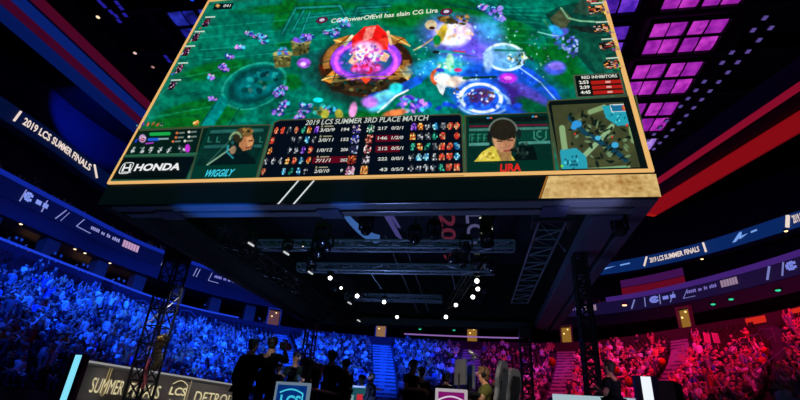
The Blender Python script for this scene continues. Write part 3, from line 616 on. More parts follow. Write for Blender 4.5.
# panels over the match view, each a lit picture with its own lettering
def panel(nm, P, c, o=.03, edge=None):
    g = SMB(); g.pquad(P, o); q = child(g, nm, emat(c))
    if edge:
        g = SMB(); n = len(P)
        for i in range(n):
            a = scr(*P[i]); b = scr(*P[(i+1) % n]); d = (b-a)/np.linalg.norm(b-a); pn = np.array([-d[1], d[0]])*.022
            g.add([W(*(a-pn), o+.012), W(*(b-pn), o+.012), W(*(b+pn), o+.012), W(*(a+pn), o+.012)], [(0, 1, 2, 3)])
        child(g, 'panel_edge', emat(edge), q)
    return q
def stext(par, body, p0, p1, ptop, c, bold=.0, shear=0, o=.05, nm='lettering', s=1.0):
    a = scr(*p0); b = scr(*p1); t = scr(*ptop); h = t[1]-a[1]; g = SMB()
    add_text(g, body, lambda u, v: W(a[0]+(b[0]-a[0])*u, a[1]+(b[1]-a[1])*u+h*v, o), bold, shear)
    return child(g, nm, emat(c, s), par)
EDG = (66, 76, 50)
h_ = panel('sponsor_panel', [(110, 181), (187, 180.5), (197, 157), (122, 158)], (3, 14, 16), .03, (30, 70, 52))
stext(h_, 'HONDA', (134.5, 172.3), (180, 171.3), (136, 165.2), (238, 240, 240), .035)
g = SMB()
for q in ([(122.5, 172.5), (124.5, 172.5), (127.0, 165.5), (125.6, 165.5)], [(129.4, 172.3), (131.4, 172.3), (132.6, 165.2), (131.2, 165.2)], [(124.5, 169.8), (131.2, 169.5), (131.6, 168.2), (125, 168.5)], [(122, 173), (132, 172.8), (132.2, 173.6), (122.4, 173.8)]): g.pquad(q, .05)
child(g, 'emblem', emat((235, 238, 238)), h_)
g = SMB(); a = scr(127.6, 169.2)
for k in range(24):
    t0 = 2*math.pi*k/24; t1 = 2*math.pi*(k+1)/24
    f_ = lambda t, r: W(a[0]+r*.155*math.copysign(abs(math.cos(t))**.5, math.cos(t)), a[1]+r*.17*math.copysign(abs(math.sin(t))**.5, math.sin(t)), .05)
    g.add([f_(t0, 1), f_(t1, 1), f_(t1, 1.14), f_(t0, 1.14)], [(0, 1, 2, 3)])
child(g, 'emblem_border', emat((225, 228, 228)), h_)
# status panel
def statp(x, y):
    p = Paint(x, y, (3, 24, 20)); p.mix(vnoise(x, y, 5, 2), (6, 44, 32), .5)
    p.ell(142.5, 138.5, 3.6, 4.2, (190, 150, 205)); p.ell(142.5, 139, 2, 2.4, (150, 30, 60)); p.mott(142.5, 138, 3, 3.5, [(240, 230, 250), (180, 90, 190)], 6, 1, 3)
    p.line(151, 134.2, 169, 133.6, 3.4, (24, 170, 74)); p.line(149, 139.6, 158, 139.3, 3, (30, 90, 210)); p.line(159, 139, 168, 138.7, 1.6, (150, 180, 190)); p.line(146, 143.6, 153, 142.8, 1.4, (180, 60, 200)); p.line(135.5, 142, 137, 139.5, 1.6, (30, 60, 220))
    for k, (a, b) in enumerate(((177, 133), (189, 132), (176, 137.5), (189, 136.8), (173, 141.5), (185, 141))):
        p.ell(a, b, 1.4, 1.2, [(210, 110, 60), (220, 220, 210)][k % 2]); p.line(a+2.6, b, a+7, b-.3, 1.6, (170, 180, 170), .7)
    for k, a in enumerate((133, 142, 151, 160, 169)):
        p.line(a-1.5, 152.5, a+2, 147.5, 1.5, (190, 200, 200), .8); p.mott(a, 150, 2.2, 2.6, [(220, 225, 225), (90, 120, 120)], 5, 1, k+5)
    p.mott(181, 148.8, 3.5, 3, [(220, 225, 230), (60, 70, 80)], 9, 1.4, 4); p.ell(187.5, 148.4, 2.6, 4.2, (196, 50, 214)); return p.C
a_ = scr(125, 157); b_ = scr(200, 128.5)
canvas('status_panel', (scr(122, 158)[0], a_[1]), (scr(197.5, 157)[0]-.02, b_[1]), 170, 62, statp, .03)
q = kids(sb)
bar('panel_edge', (.07, a_[1]), (scr(197, 157)[0], a_[1]), .04, emat((40, 96, 70)), None, .06); bar('panel_edge', (.07, b_[1]), (scr(197, 157)[0], b_[1]), .05, emat((60, 76, 48)), None, .06)
# webcam portraits
def port1(x, y):
    p = Paint(x, y, (4, 34, 28)); p.mix(vnoise(x, y, 9, 7), (10, 62, 50), .6)
    p.path([(205, 132), (262, 130)], 3.4, (36, 96, 88)); p.path([(200, 147), (228, 146)], 3.2, (30, 88, 84)); p.path([(255, 146), (266, 146)], 3, (34, 92, 88)); p.path([(205, 140), (266, 138)], 7, (8, 44, 38))
    for k in range(7):
        xx = 208+k*8.6
        if 225 < xx < 252: continue
        p.line(xx, 142, xx+.8, 137, 1.2, (44, 120, 100)); p.line(xx+1, 142, xx+3, 142, 1, (44, 120, 100))
    p.poly([(203, 167), (210, 160), (222, 153), (232, 149), (246, 152), (254, 158), (258, 167)], (3, 22, 20)); p.path([(207, 165), (220, 156), (230, 149)], 1.6, (130, 170, 140)); p.path([(208, 163), (236, 134)], 1.0, (60, 120, 100), .7)
    p.ell(238, 148, 8, 6, (6, 26, 22)); p.poly([(240, 136), (252, 134), (254, 141), (251, 149), (243, 151), (239, 146)], (178, 118, 74)); p.poly([(246, 138), (252, 136), (253, 144), (248, 148)], (212, 150, 96)); p.line(249, 141, 252, 140.5, 1.2, (60, 30, 20)); p.line(246, 148, 251, 147, 1.1, (110, 50, 40)); p.ell(245, 132, 8.5, 4.6, (120, 92, 46), -8); p.mott(245, 131, 8, 3.5, [(160, 124, 66), (70, 56, 28), (40, 30, 18)], 20, 1.6, 8)
    p.ell(238, 137, 5, 6, (44, 40, 22)); p.ring(235.5, 141, 6, 8.5, .9, (160, 190, 140), 10, .8, (180, 330)); p.ell(232.5, 142.5, 2.6, 3.4, (10, 30, 26)); p.ell(232.5, 142.5, 1.4, 2, (30, 90, 90)); p.path([(228, 146), (227, 152), (233, 158)], 1.6, (40, 150, 160)); p.ell(233, 150, 3, 4.4, (190, 150, 116), 20, .4, .8); return p.C*(.9+.2*vnoise(x, y, 2, 3)[:, None])
wa = scr(190, 166.5); wb = scr(205, 131)
c1 = panel('portrait_panel', [(190, 181.5), (256.5, 180.5), (271.5, 126), (204, 127.5)], (3, 52, 40), .03, EDG)
L1 = (scr(194, 167)[0]+.08, scr(194, 167)[1]); U1 = (scr(262, 155)[0]-.06, scr(235, 129.5)[1])
canvas('portrait_picture', L1, U1, 130, 70, port1, .05, c1)
stext(c1, 'WIGGILY', (205.5, 178.2), (234, 177.4), (207, 171.0), (60, 200, 225), .03, .35)
def port2(x, y):
    p = Paint(x, y, (6, 46, 38)); p.mix(vnoise(x, y, 8, 4), (4, 30, 26), .6); p.path([(466, 121), (553, 118)], 5, (10, 22, 22)); p.line(466, 126.5, 553, 124.5, 1.6, (110, 20, 50)); p.line(466, 130, 553, 128, 3, (60, 110, 96)); p.path([(467, 144.5), (488, 144)], 3, (80, 150, 140)); p.path([(520, 143), (552, 142)], 3, (70, 140, 130)); p.path([(467, 137), (553, 135)], 9, (6, 62, 50)); p.line(466, 130, 490, 129.6, 1.4, (60, 130, 120)); p.line(520, 128.5, 553, 127.6, 1.4, (60, 130, 120))
    p.ell(488, 118, 1.4, .8, (60, 160, 220)); p.ell(491, 118, 1.4, .8, (220, 90, 90)); p.ell(533, 116.6, 1.4, .8, (60, 160, 220)); p.ell(536, 116.6, 1.4, .8, (220, 130, 90))
    for k, (a, b) in enumerate(((469, 1), (472, 2), (478, 3), (484, 2))): p.line(a, 141, a, 134.5, 1.2, (50, 130, 104)); p.line(a, 134.5, a+2.6, 134.3, 1, (50, 130, 104)); p.line(a, 138, a+2.2, 138, .9, (50, 130, 104)) if k else None
    p.path([(534, 131), (534, 138), (540, 142), (546, 138), (546, 131)], 1.1, (60, 140, 116)); p.ring(540, 134, 3, 3, .7, (60, 140, 116), 0, 1, (60, 300))
    p.poly([(512, 162), (520, 146), (534, 146), (538, 162)], (5, 18, 18)); p.mott(522, 150, 8, 8, [(20, 40, 36), (4, 12, 12), (60, 80, 70)], 16, 2, 6)
    p.poly([(474, 162), (482, 152), (492, 146), (508, 150), (516, 162)], (216, 196, 70)); p.poly([(496, 150), (511, 150), (512, 160), (502, 162)], (160, 120, 70)); p.mott(486, 156, 8, 4, [(236, 220, 110), (170, 140, 40)], 12, 2, 5)
    p.ell(504, 138, 11.5, 14, (206, 152, 112), 4, .1); p.ell(508, 144, 7, 7, (170, 110, 80), 0, .5, .6); p.ell(503, 129, 13.5, 11.5, (36, 32, 24), 0, .1); p.poly([(491, 132), (517, 130), (515, 139), (508, 136), (500, 139), (493, 138)], (34, 30, 24)); p.ring(503, 131, 14, 12.5, .8, (110, 130, 120), 0, .9, (180, 360)); p.ell(489.5, 137, 2.4, 5, (20, 26, 26)); p.ell(519, 134, 2.4, 5, (18, 30, 30))
    p.line(497, 141, 502, 141.5, 1.0, (50, 26, 20)); p.line(508, 140.6, 513, 140, 1.0, (50, 26, 20)); p.line(504, 151, 511, 150.4, 1.5, (130, 50, 50)); p.line(505.5, 143, 506, 146, 1, (150, 96, 70)); p.ell(513, 150, 3, 1.6, (20, 24, 24)); return p.C*(.9+.2*vnoise(x, y, 2, 3)[:, None])
c2 = panel('portrait_panel', [(466, 175.5), (555, 173.8), (549, 114), (465, 117)], (3, 46, 36), .03, EDG)
canvas('portrait_picture', (scr(469, 161)[0], scr(510, 162)[1]), (scr(549.5, 140)[0], scr(508, 116)[1]), 150, 84, port2, .05, c2)
stext(c2, 'LIRA', (500, 173.2), (521, 172.6), (500.5, 165.4), (224, 38, 34), .035, .1)
# statistics table
st = panel('statistics_panel', [(258.5, 180.3), (464, 176.3), (462, 118), (460, 115.4), (281, 121.2), (275, 123.5)], (3, 12, 24), .03, EDG)
stext(st, '2019 LCS SUMMER 3RD PLACE MATCH', (305.5, 126.6), (428.5, 121.8), (306.5, 121.5), (190, 200, 190), .015, .12)
g = SMB(); 
for q in ([(312, 164.5), (346, 163.7), (347, 157.2), (314, 158)], [(376, 143), (400, 142.3), (399.5, 136), (376, 136.4)], [(375.6, 153.6), (400, 153), (400, 146.5), (376, 147)]): g = SMB(); g.pquad(q, .04); child(g, 'highlight_bar', emat((92, 6, 26)), st)
rowsL = [(131.5, '3/0/9', '194'), (141.5, '3/0/11', '152'), (151.6, '1/0/12', '206'), (162, '7/1/1', '262'), (172.5, '2/0/10', '9')]
rowsR = [(129.8, '217', '0/2/1'), (139.5, '146', '1/2/0'), (150, '212', '0/5/1'), (160.3, '222', '0/0/1'), (171, '43', '0/5/3')]
WT = (205, 208, 200)
for k, (y, a, b) in enumerate(rowsL):
    x = 324-k*1.4; stext(st, a, (x-4, y+1.8), (x+11, y+1.2), (x-4, y-1.6), WT, .02, .1); stext(st, b, (341.5-k*.3, y+1), (349.5-k*.6 if k < 4 else 343, y+.7), (341.5, y-2.2), WT, .025)
    if k != 2:
        g = SMB(); g.pquad([(x+1, y-3.2), (x+10, y-3.5), (x+10, y-4.6), (x+1, y-4.4)], .05); g.pquad([(x-2.6, y-2.8), (x-.4, y-2.9), (x-.8, y-5), (x-1.8, y-5)], .05); child(g, 'gold_mark', emat((150, 150, 120)), st)
for k, (y, a, b) in enumerate(rowsR):
    stext(st, a, (378+(1.5 if k == 4 else 0), y+1.6), (387.5, y+1.3), (378, y-1.6), WT, .025); stext(st, b, (391.5, y+1.2), (403.5, y+.9), (391.5, y-2), WT, .02, .1)
REDI = [(214, 52, 44), (226, 90, 60), (235, 170, 120)]; CY = [(40, 160, 210), (20, 90, 170), (160, 230, 240)]; PU = [(110, 50, 210), (180, 120, 240), (50, 20, 120)]; GR = [(20, 150, 120), (70, 200, 160), (10, 60, 60)]; WH = [(200, 205, 210), (70, 80, 90), (20, 26, 34)]; OR = [(230, 140, 50), (200, 70, 30), (250, 210, 120)]
def icon(g, px, py, w_, h, pal, seed, o=.05, n=4):
    a = scr(px-w_/2, py+h/2); b = scr(px+w_/2, py-h/2); r = random.Random(seed)
    for i in range(n):
        for j in range(n):
            if (i in (0, n-1)) and (j in (0, n-1)) and r.random() < .5: continue
            c = r.choice(pal); f_ = .55+.6*r.random(); c = tuple(min(255, v*f_) for v in c)
            g.quad((a[0]+(b[0]-a[0])*i/n, a[1]+(b[1]-a[1])*j/n), (a[0]+(b[0]-a[0])*(i+1)/n, a[1]+(b[1]-a[1])*(j+1)/n), o, lint(*c))
I = [('ROWL', 0, [(277, REDI), (283, REDI), (290, WH), (297, REDI), (304, GR), (310, OR), (317, PU)]), (0, 1, [(273, REDI), (293.5, WH), (300, WH), (307.5, CY), (314, WH)]), (0, 2, [(271, OR), (290, WH), (297, WH), (304, PU), (311, REDI)]), (0, 3, [(267, WH), (274, WH), (281, WH), (288, OR), (295, REDI), (302, CY), (309, OR)]), (0, 4, [(264, REDI), (284.5, CY), (291.5, GR), (299, CY), (306, WH)])]
for _, k, L_ in I:
    for q, (x, pal) in enumerate(L_):
        g = SMB(); icon(g, x, rowsL[k][0]-.2-(x-300)*.02, 5.6, 6.6, pal, k*10+q); child(g, 'item_icon', VC, st)
PP = [[(60, 60, 150), (220, 200, 210), (30, 20, 40)], [(40, 50, 170), (200, 200, 230), (20, 20, 60)], [(40, 40, 70), (180, 200, 230), (20, 30, 60)], [(160, 40, 30), (60, 20, 10), (220, 120, 60)], [(220, 150, 180), (120, 60, 90), (240, 220, 230)]]
for k in range(5):
    g = SMB(); icon(g, 357-k*1.6, rowsL[k][0]-.8, 10, 8.6, PP[k], 90+k, n=6); child(g, 'champion_icon', VC, st)
    g = SMB(); icon(g, 371-k*1.6, rowsL[k][0]-1.2, 8.5, 8.6, [[(40, 150, 120), (200, 220, 200), (20, 60, 50)], [(210, 60, 50), (240, 160, 140), (60, 20, 20)], [(200, 90, 90), (240, 220, 220), (60, 20, 30)], [(90, 80, 90), (220, 210, 220), (40, 30, 40)], [(240, 130, 50), (250, 190, 110), (120, 40, 20)]][k], 190+k, n=6); child(g, 'champion_icon', VC, st)
J = [[(414, PU), (420.5, OR), (428, WH), (435.5, CY), (443, WH), (450, REDI), (457, REDI)], [(413, OR), (420.5, WH), (428, WH), (435, GR), (442.5, REDI), (457, REDI)], [(412.5, GR), (420, OR), (427.5, GR), (435, WH), (442, REDI), (450, REDI), (457, CY)], [(411.5, WH), (419, CY), (426, CY), (434.5, WH), (442, REDI), (449.5, REDI), (457, CY)], [(411, WH), (418.5, WH), (426, WH), (433.5, WH), (441.5, GR), (449, REDI), (457, REDI)]]
for k, L_ in enumerate(J):
    for q, (x, pal) in enumerate(L_):
        g = SMB(); icon(g, x, rowsR[k][0]-1.6-(x-400)*.016, 6, 7, pal, 300+k*10+q); child(g, 'item_icon', VC, st)
# map panel
def minimap(x, y):
    p = Paint(x, y, (66, 72, 44)); p.mix(vnoise(x, y, 5, 4), (50, 56, 34), .6)
    p.ring(600, 137, 33, 26, 3, (74, 80, 46), 0, .8)
    p.path([(562, 128), (566, 158)], 6, (136, 170, 120)); p.path([(586, 171), (628, 168)], 5.5, (136, 170, 120)); p.path([(590, 112), (604, 107), (612, 112)], 5, (130, 160, 110)); p.path([(632, 128), (634, 140)], 7, (124, 156, 104)); p.path([(582, 158), (600, 140), (612, 126)], 5, (140, 176, 130))
    p.path([(570, 118), (584, 132), (600, 142), (616, 152), (626, 160)], 5, (16, 64, 84))
    r = random.Random(5)
    for _ in range(95):
        cx = r.uniform(570, 630); cy = r.uniform(112, 164)
        if cx < 586 and cy > 148: continue
        if cx > 604 and cy < 122: continue
        p.ell(cx, cy, r.uniform(1.6, 4.2), r.uniform(.9, 1.7), r.choice([(12, 26, 18), (12, 26, 18), (110, 140, 100)]), r.uniform(-80, 80), .3, .9)
    p.poly([(560, 150), (576, 148), (586, 156), (588, 170), (562, 172)], (40, 158, 178)); p.poly([(602, 106), (628, 105), (634, 124), (618, 126), (606, 118)], (36, 160, 180)); p.mott(572, 162, 8, 7, [(16, 90, 110), (90, 220, 225), (10, 60, 90)], 18, 1.4, 6); p.mott(618, 116, 9, 6, [(16, 90, 110), (100, 225, 225)], 12, 1.2, 7)
    p.ell(577, 124, 5, 3.6, (50, 150, 220)); p.ell(574, 127, 3, 3, (50, 150, 220)); p.ell(615, 145, 3.6, 3, (60, 170, 220)); p.ell(598, 138, 3, 2.4, (70, 180, 220)); p.ell(575, 134, 1, 1, (220, 50, 40)); p.ell(612, 137, 1, 1, (220, 50, 40)); p.ell(627, 125, 1.2, 1.4, (230, 60, 50)); p.ell(562, 166, 1.4, 1.4, (120, 220, 60))
    p.line(591, 169.6, 626, 167.6, 1.0, (60, 190, 170)); p.poly([(609.5, 104.3), (628.5, 103.6), (630, 111.5), (611.5, 112.3)], (210, 225, 225)); p.poly([(610.5, 105.2), (627.5, 104.6), (629, 110.6), (612.2, 111.4)], (24, 110, 150)); p.ell(624.5, 107.6, 2.8, 3, (210, 80, 50)); p.mott(624.5, 107.6, 2, 2, [(240, 160, 100), (120, 40, 40)], 5, .9, 3); return p.C
mp = panel('map_panel', [(560, 173.6), (651, 171.3), (635, 97), (549, 102), (547, 106)], (7, 18, 18), .03, EDG)
a = scr(561, 171.5); b = scr(642, 165)
g0 = canvas('map_picture', (scr(563, 170)[0]-.06, scr(563, 170.5)[1]), (scr(640, 160)[0]-.05, scr(590, 105)[1]), 150, 110, minimap, .05, mp)
# timers
tm = panel('timer_panel', [(577, 98.5), (624.5, 96), (619, 74.5), (573.5, 76.8)], (6, 16, 14), .03, (70, 84, 66))
stext(tm, 'RED INHIBITORS', (581.5, 80.6), (617, 78.8), (582, 77.6), (225, 225, 215), .02)
for k, (t_, y) in enumerate((('2:53', 85.6), ('2:39', 90.6), ('4:45', 95.6))):
    stext(tm, t_, (579+k*.8, y), (588.5+k, y-.5), (579+k*.8, y-3.2), (235, 235, 225), .03)
    g = SMB(); g.pquad([(591+k*1.1, y+.4), (621.2+k*1.1, y-1.3), (620.2+k*1.1, y-4.6), (590.3+k*1.1, y-3.2)], .045); child(g, 'timer_bar', emat((176, 28, 22)), tm)
    g = SMB(); g.pquad([(605+k, y-1), (610+k, y-1.2), (610+k, y-3), (605+k, y-2.8)], .055); child(g, 'timer_mark', emat((225, 170, 160)), tm)
# player columns at both screen edges
for k, (x, y) in enumerate(((207, 24), (196.5, 38.5), (187, 53), (180, 70), (173, 87))):
    g = SMB(); icon(g, x, y, 11, 9, [(14, 14, 30), (10, 12, 24), (8, 10, 20), (20, 26, 50), (120, 50, 130), (220, 190, 210), (130, 30, 40)], 500+k, n=7); icon(g, x-6, y+5, 4, 2.5, [(20, 190, 60), (220, 60, 30), (30, 110, 220)], 520+k, n=2)
    c_ = child(g, 'player_icon', VC)
    g = SMB(); g.pquad([(x-1, y-6), (x+9, y-6.4), (x+9, y-5.1), (x-1, y-4.7)], .055); child(g, 'name_mark', emat((190, 215, 200)), c_)
for k, (x, y) in enumerate(((596.5, 11), (601.5, 30), (607, 47), (611.5, 66), (594, 0))):
    g = SMB(); icon(g, x, y, 14, 9, [(30, 20, 26), (12, 12, 16), (225, 190, 170), (200, 60, 50), (235, 150, 70), (40, 60, 60)], 600+k, n=7); icon(g, x+8, y+2, 6, 6, [(30, 20, 26), (225, 190, 80), (150, 60, 170), (40, 160, 60)], 640+k, n=3); icon(g, x-1, y+7, 12, 2.5, [(10, 130, 110), (14, 90, 70)], 620+k, n=3)
    c_ = child(g, 'player_icon', VC)
    g = SMB(); g.pquad([(x-6, y-6.5), (x+7, y-7.4), (x+7, y-6), (x-6, y-5.1)], .055); child(g, 'name_mark', emat((190, 210, 190)), c_)
g = SMB(); icon(g, 138, 126, 3, 3, CY, 700, n=2)
for k, x in enumerate((144, 149, 154, 159, 163)): icon(g, x, 125.4, 4.4, 4, [PU, REDI, OR, REDI, WH][k], 701+k, n=3)
icon(g, 197, 124, 8, 5, OR, 707, n=4); child(g, 'buff_icon', VC)
kb = SMB(); kb.pquad([(213, 11), (232, 10), (234.5, 4), (215.5, 4.6)], .04); k_ = child(kb, 'score_tag', emat((8, 22, 24)))
stext(k_, '041', (223.5, 8.4), (230.5, 8.2), (224, 5.8), (210, 215, 210), .02)
g = SMB(); g.pquad([(216, 7.2), (218, 5), (221, 6.6), (218.6, 9)], .05); child(g, 'coin_mark', emat((210, 160, 90)), k_)
stext(None, 'CG PowerOfEvil has slain CG Lira', (331, 24.5), (438, 13.8), (331.5, 20.2), (225, 235, 215), .02, 0, .05, 'kill_message')
for (x, y, r) in ((322.5, 21.5, 5.8), (446.5, 13.2, 6.4)):
    g = SMB(); a = scr(x, y); R_ = (scr(x+r, y)[0]-a[0])
    for rr, cc, oo in ((1, (14, 8, 14), .05), (.86, (150, 30, 60), .052), (.74, (30, 30, 80), .055), (.45, (215, 200, 215), .058)):
        n = 18; g.add([W(a[0]+R_*rr*math.cos(2*math.pi*k/n), a[1]+R_*rr*math.sin(2*math.pi*k/n)*.92, oo) for k in range(n)], [tuple(range(n))], 0, lint(*cc))
    child(g, 'kill_portrait', VC)
# lower band with slanted stripes and gold foil end
g = SMB(); g.quad((0, 0), (SW, HB), 0); child(g, 'lower_band', mat('band_green_black', (4, 18, 18), .4, emit=(2, 12, 13)))
g = SMB()
for x in (0, 15.5): g.pquad([(277.5+x, 204.5), (279.3+x, 204.5), (299.6+x, 181), (297.8+x, 181)], .02)
child(g, 'slanted_stripe', emat((215, 222, 222)))
FO = emat((170, 110, 40)).copy(); FO.name = 'gold_foil'; nt = FO.node_tree; N = nt.nodes; b = N['Principled BSDF']
b.inputs['Base Color'].default_value = (.5, .3, .07, 1); b.inputs['Metallic'].default_value = .4
nz = N.new('ShaderNodeTexNoise'); nz.inputs['Scale'].default_value = .45; n2 = N.new('ShaderNodeTexNoise'); n2.inputs['Scale'].default_value = 9; n2.inputs['Detail'].default_value = 5
tc = N.new('ShaderNodeTexCoord'); nt.links.new(tc.outputs['Object'], nz.inputs['Vector']); nt.links.new(tc.outputs['Object'], n2.inputs['Vector'])
ad = N.new('ShaderNodeMath'); ad.operation = 'ADD'; ml = N.new('ShaderNodeMath'); ml.operation = 'MULTIPLY'; ml.inputs[1].default_value = .35
nt.links.new(n2.outputs['Fac'], ml.inputs[0]); nt.links.new(nz.outputs['Fac'], ad.inputs[0]); nt.links.new(ml.outputs[0], ad.inputs[1])
cr = N.new('ShaderNodeValToRGB'); e = cr.color_ramp.elements; e[0].position = .5; e[0].color = (*lint(150, 98, 32), 1); e[1].position = .82; e[1].color = (*lint(250, 222, 150), 1)
nt.links.new(ad.outputs[0], cr.inputs['Fac']); nt.links.new(cr.outputs['Color'], b.inputs['Emission Color'])
g = SMB(); g.pquad([(541, 198.9), (661, 197.2), (655.5, 174.5), (548.5, 176.6)], .02); child(g, 'foil_band', FO)
g = SMB(); g.pquad([(538.5, 199), (540.3, 199), (548, 177), (546.3, 177)], .025); child(g, 'slanted_stripe', emat((150, 96, 36)))
# body of the hanging structure: side walls, top, underside frame
XL, XR, YF, YB = -9.50, 3.59, 9.0, 24.2; Z0 = 5.964
def sbox(nm, a, b, mt, bev=0):
    g = MB(); g.box2(Vector(a)-SBO, Vector(b)-SBO); o = g.build(nm, mt, sb)
    if bev: bevel(o, bev)
    return o
UND = mat('underside_paint', (70, 74, 100), .4, .1, var=.12, scale=.8)
HEAD = mat('header_sheen', (96, 100, 112), .35, .25, var=.1, scale=.6)
def slant_wall(x0, x1):
    g = MB(); pr = [(YF+.2, Z0+.1), (YB, Z0+.1), (YB, 15), (YF+.2+.151*(15-Z0), 15)]
    g.add([Vector((x, y, z))-SBO for x in (x0, x1) for y, z in pr], [(0, 1, 2, 3), (7, 6, 5, 4), (0, 4, 5, 1), (1, 5, 6, 2), (2, 6, 7, 3), (3, 7, 4, 0)]); g.build('side_wall', CURT, sb)
slant_wall(XL+.02, XL+.14); slant_wall(XR-.14, XR-.02); sbox('rear_wall', (XL, YB-.1, Z0+.1), (XR, YB, 15), CURT)
sbox('inner_roof', (XL+.1, YF+1.6, 9.4), (XR-.1, YB-.2, 9.5), mat('inner_dark_blue', (34, 38, 56), .7))
sbox('header_beam', (XL+.3, YF+.08, Z0-.02), (XR-.06, YF+.42, Z0+.25), HEAD, .03)
sbox('header_beam', (XL+.3, YF+.62, Z0+.02), (XR-.06, YF+.9, Z0+.4), HEAD, .03)
sbox('header_gap', (XL+.3, YF+.4, Z0+.3), (XR-.06, YF+.64, Z0+.5), CURT)
sbox('side_beam', (XR-1.1, YF+.95, Z0), (XR-.45, YB, Z0+.35), UND, .03); sbox('side_beam', (XR-.33, YF+.1, Z0), (XR, YB, Z0+.3), UND, .03)
sbox('side_beam', (XL, YF+.1, Z0), (XL+.25, YB, Z0+.3), DARK, .03); sbox('side_beam', (XL+.6, YF+.95, Z0+.05), (XL+1.3, YB, Z0+.3), CURT)
sbox('rear_beam', (XL, YB-.6, Z0), (XR, YB, Z0+.35), DARK, .03)
for x in (-7.85, -3.55, 1.6): sbox('access_plate', (x-.28, YF+.3, Z0-.06), (x+.28, YF+.85, Z0+.04), mat('plate_blue', (70, 78, 112), .4, .3), .02)
# inner lower displays seen through the frame
LD = sbox('inner_display', (-7.6, YF+3.0, 8.6), (2.0, YF+3.1, 9.4), emat((10, 20, 48)))
sbox('inner_display', (-7.2, YF+1.7, 8.3), (2.4, YF+5.6, 8.4), emat((9, 20, 44)))
g = MB()
for k in range(10):
    f_ = lambda i: at_z(345+i*3.3+.0*i, 214+26*math.sin(i/10*1.35)**.9, 8.25)
    a = f_(k); b = f_(k+1); g.tube(a-SBO, b-SBO, .1+.012*k, 4)
g.build('blue_arc', emat((62, 104, 172), .8), sb)
g = MB()
for q in ([(384, 216), (390, 216), (404, 242), (396, 236)], [(390, 216), (394, 216), (401, 228), (398, 228)]): g.add([at_z(x, y, 8.28)-SBO for x, y in q], [tuple(range(4))])
g.build('violet_wedge', emat((70, 66, 128), .8), sb)
def under_text(body, p0, p1, wpx, c, nm):
    """big lettering on the inner display, running away from the viewer"""
    a = at_z(*p0, 8.24)-SBO; b = at_z(*p1, 8.24)-SBO; u = b-a; r = at_z(p0[0]+wpx, p0[1], 8.24)-SBO-a; g = MB()
    add_text(g, body, lambda s, t: a+u*s+r*t, .02); return g.build(nm, emat(c), sb)
under_text('LCS', (465, 213), (468, 246), 19, (74, 72, 108), 'lettering'); under_text('2019', (438, 213), (444, 262), 17, (84, 26, 44), 'lettering')
# ------------------------------------------------------------------ trusses
def truss(name, p, q, wd, hd, label, cat='truss', grp=None, mt=DSTEEL, r=.035, step=None, up=(0, 0, 1), flat=False):
    p = Vector(p); q = Vector(q); t = empty(name, p, label, cat, grp); d = q-p; L_ = d.length; d.normalize(); u = Vector(up)
    sx = d.cross(u).normalized()*wd/2; sy = sx.cross(d).normalized()*hd/2; step = step or max(wd, .5)
    cs = [sx+sy, -sx+sy, -sx-sy, sx-sy] if not flat else [sx, -sx]
    for c in cs: MB().tube(c, d*L_+c, r, 6).build('chord', mt, t)
    g = MB(); n = max(1, round(L_/step)); m_ = len(cs)
    for k in range(n):
        a = d*(L_*k/n); b = d*(L_*(k+1)/n)
        for j in range(m_ if not flat else 1):
            c0 = cs[j]; c1 = cs[(j+1) % m_]
            g.tube(a+c0, a+c1, r*.6, 5)
            if k % 2: g.tube(a+c0, b+c1, r*.6, 5)
            else: g.tube(a+c1, b+c0, r*.6, 5)
    e_ = d*L_
    for j in range(m_ if not flat else 1): g.tube(e_+cs[j], e_+cs[(j+1) % m_], r*.6, 5)
    g.build('bracing', mt, t); return t
def tower(x, y, w_, lab, top, mt):
    t = truss('truss_tower', (x, y, 0.03), (x, y, top), w_, w_, lab, 'truss tower', None, mt, .04, w_*.95, (0, 1, 0))
    g = MB(); g.box((0, 0, .03), (w_*1.6, w_*1.6, .05)); g.build('base_plate', DSTEEL, t)
    g = MB(); g.box((0, 0, top-.35), (w_*1.15, w_*1.15, .3)); g.build('sleeve_block', DSTEEL, t); return t
tower(-10.15, 13.4, .55, 'dark truss tower standing left of the stage before the finals banner', 6.4, DSTEEL)
tower(2.6, 12.4, .30, 'dark truss tower standing at the right of the stage', 5.9, DSTEEL)
tower(-8.5, 22.6, .45, 'thin far truss tower behind the player in the jersey', 5.9, DSTEEL)
tower(1.95, 22.6, .45, 'thin far truss tower behind the gaming chairs', 5.9, DSTEEL)
TRM = mat('truss_mid', (92, 98, 116), .4, .3, var=.1)
truss('lighting_truss', (-7.35, 10.9, 6.0), (-6.9, 24, 6.0), .5, .4, 'long dark lighting truss under the left side of the scoreboard', grp=None, mt=DSTEEL, r=.03)
for k, y in enumerate((12.2, 14.4, 18.4)):
    x0 = (-6.6, -6.2, -5.6)[k]; x1 = (0.9, 0.4, -1.6)[k]
    truss('cross_truss', (x0, y, 6.08), (x1, y, 6.08), .34, .2, 'cross truss under the scoreboard, %s from the front' % ['first', 'second', 'third'][k], mt=TRM, r=.04)
truss('cross_truss', (-2.2, 9.95+.3, 6.6), (.5, 10.25, 6.6), .5, .5, 'short truss of wide triangles right behind the header beam', mt=DSTEEL, r=.035)
t = truss('ladder_truss', (1.67, 10.2, 6.0), (1.45, 18.4, 6.0), .62, .1, 'ladder-like truss with a bright end under the right side of the scoreboard', mt=TRM, r=.03, flat=True)
g = MB(); g.box((0, 0, 0), (.95, .12, .1)); g.box((-.42, .3, 0), (.1, .5, .1)); g.box((.42, .3, 0), (.1, .5, .1)); bevel(g.build('end_frame', STEEL, t))
truss('curved_lamp_truss', (-5.45, 14.9, 6.15), (-3.9, 22.2, 6.15), .3, .3, 'narrow truss carrying the left row of white stage lamps', mt=DSTEEL, r=.022)
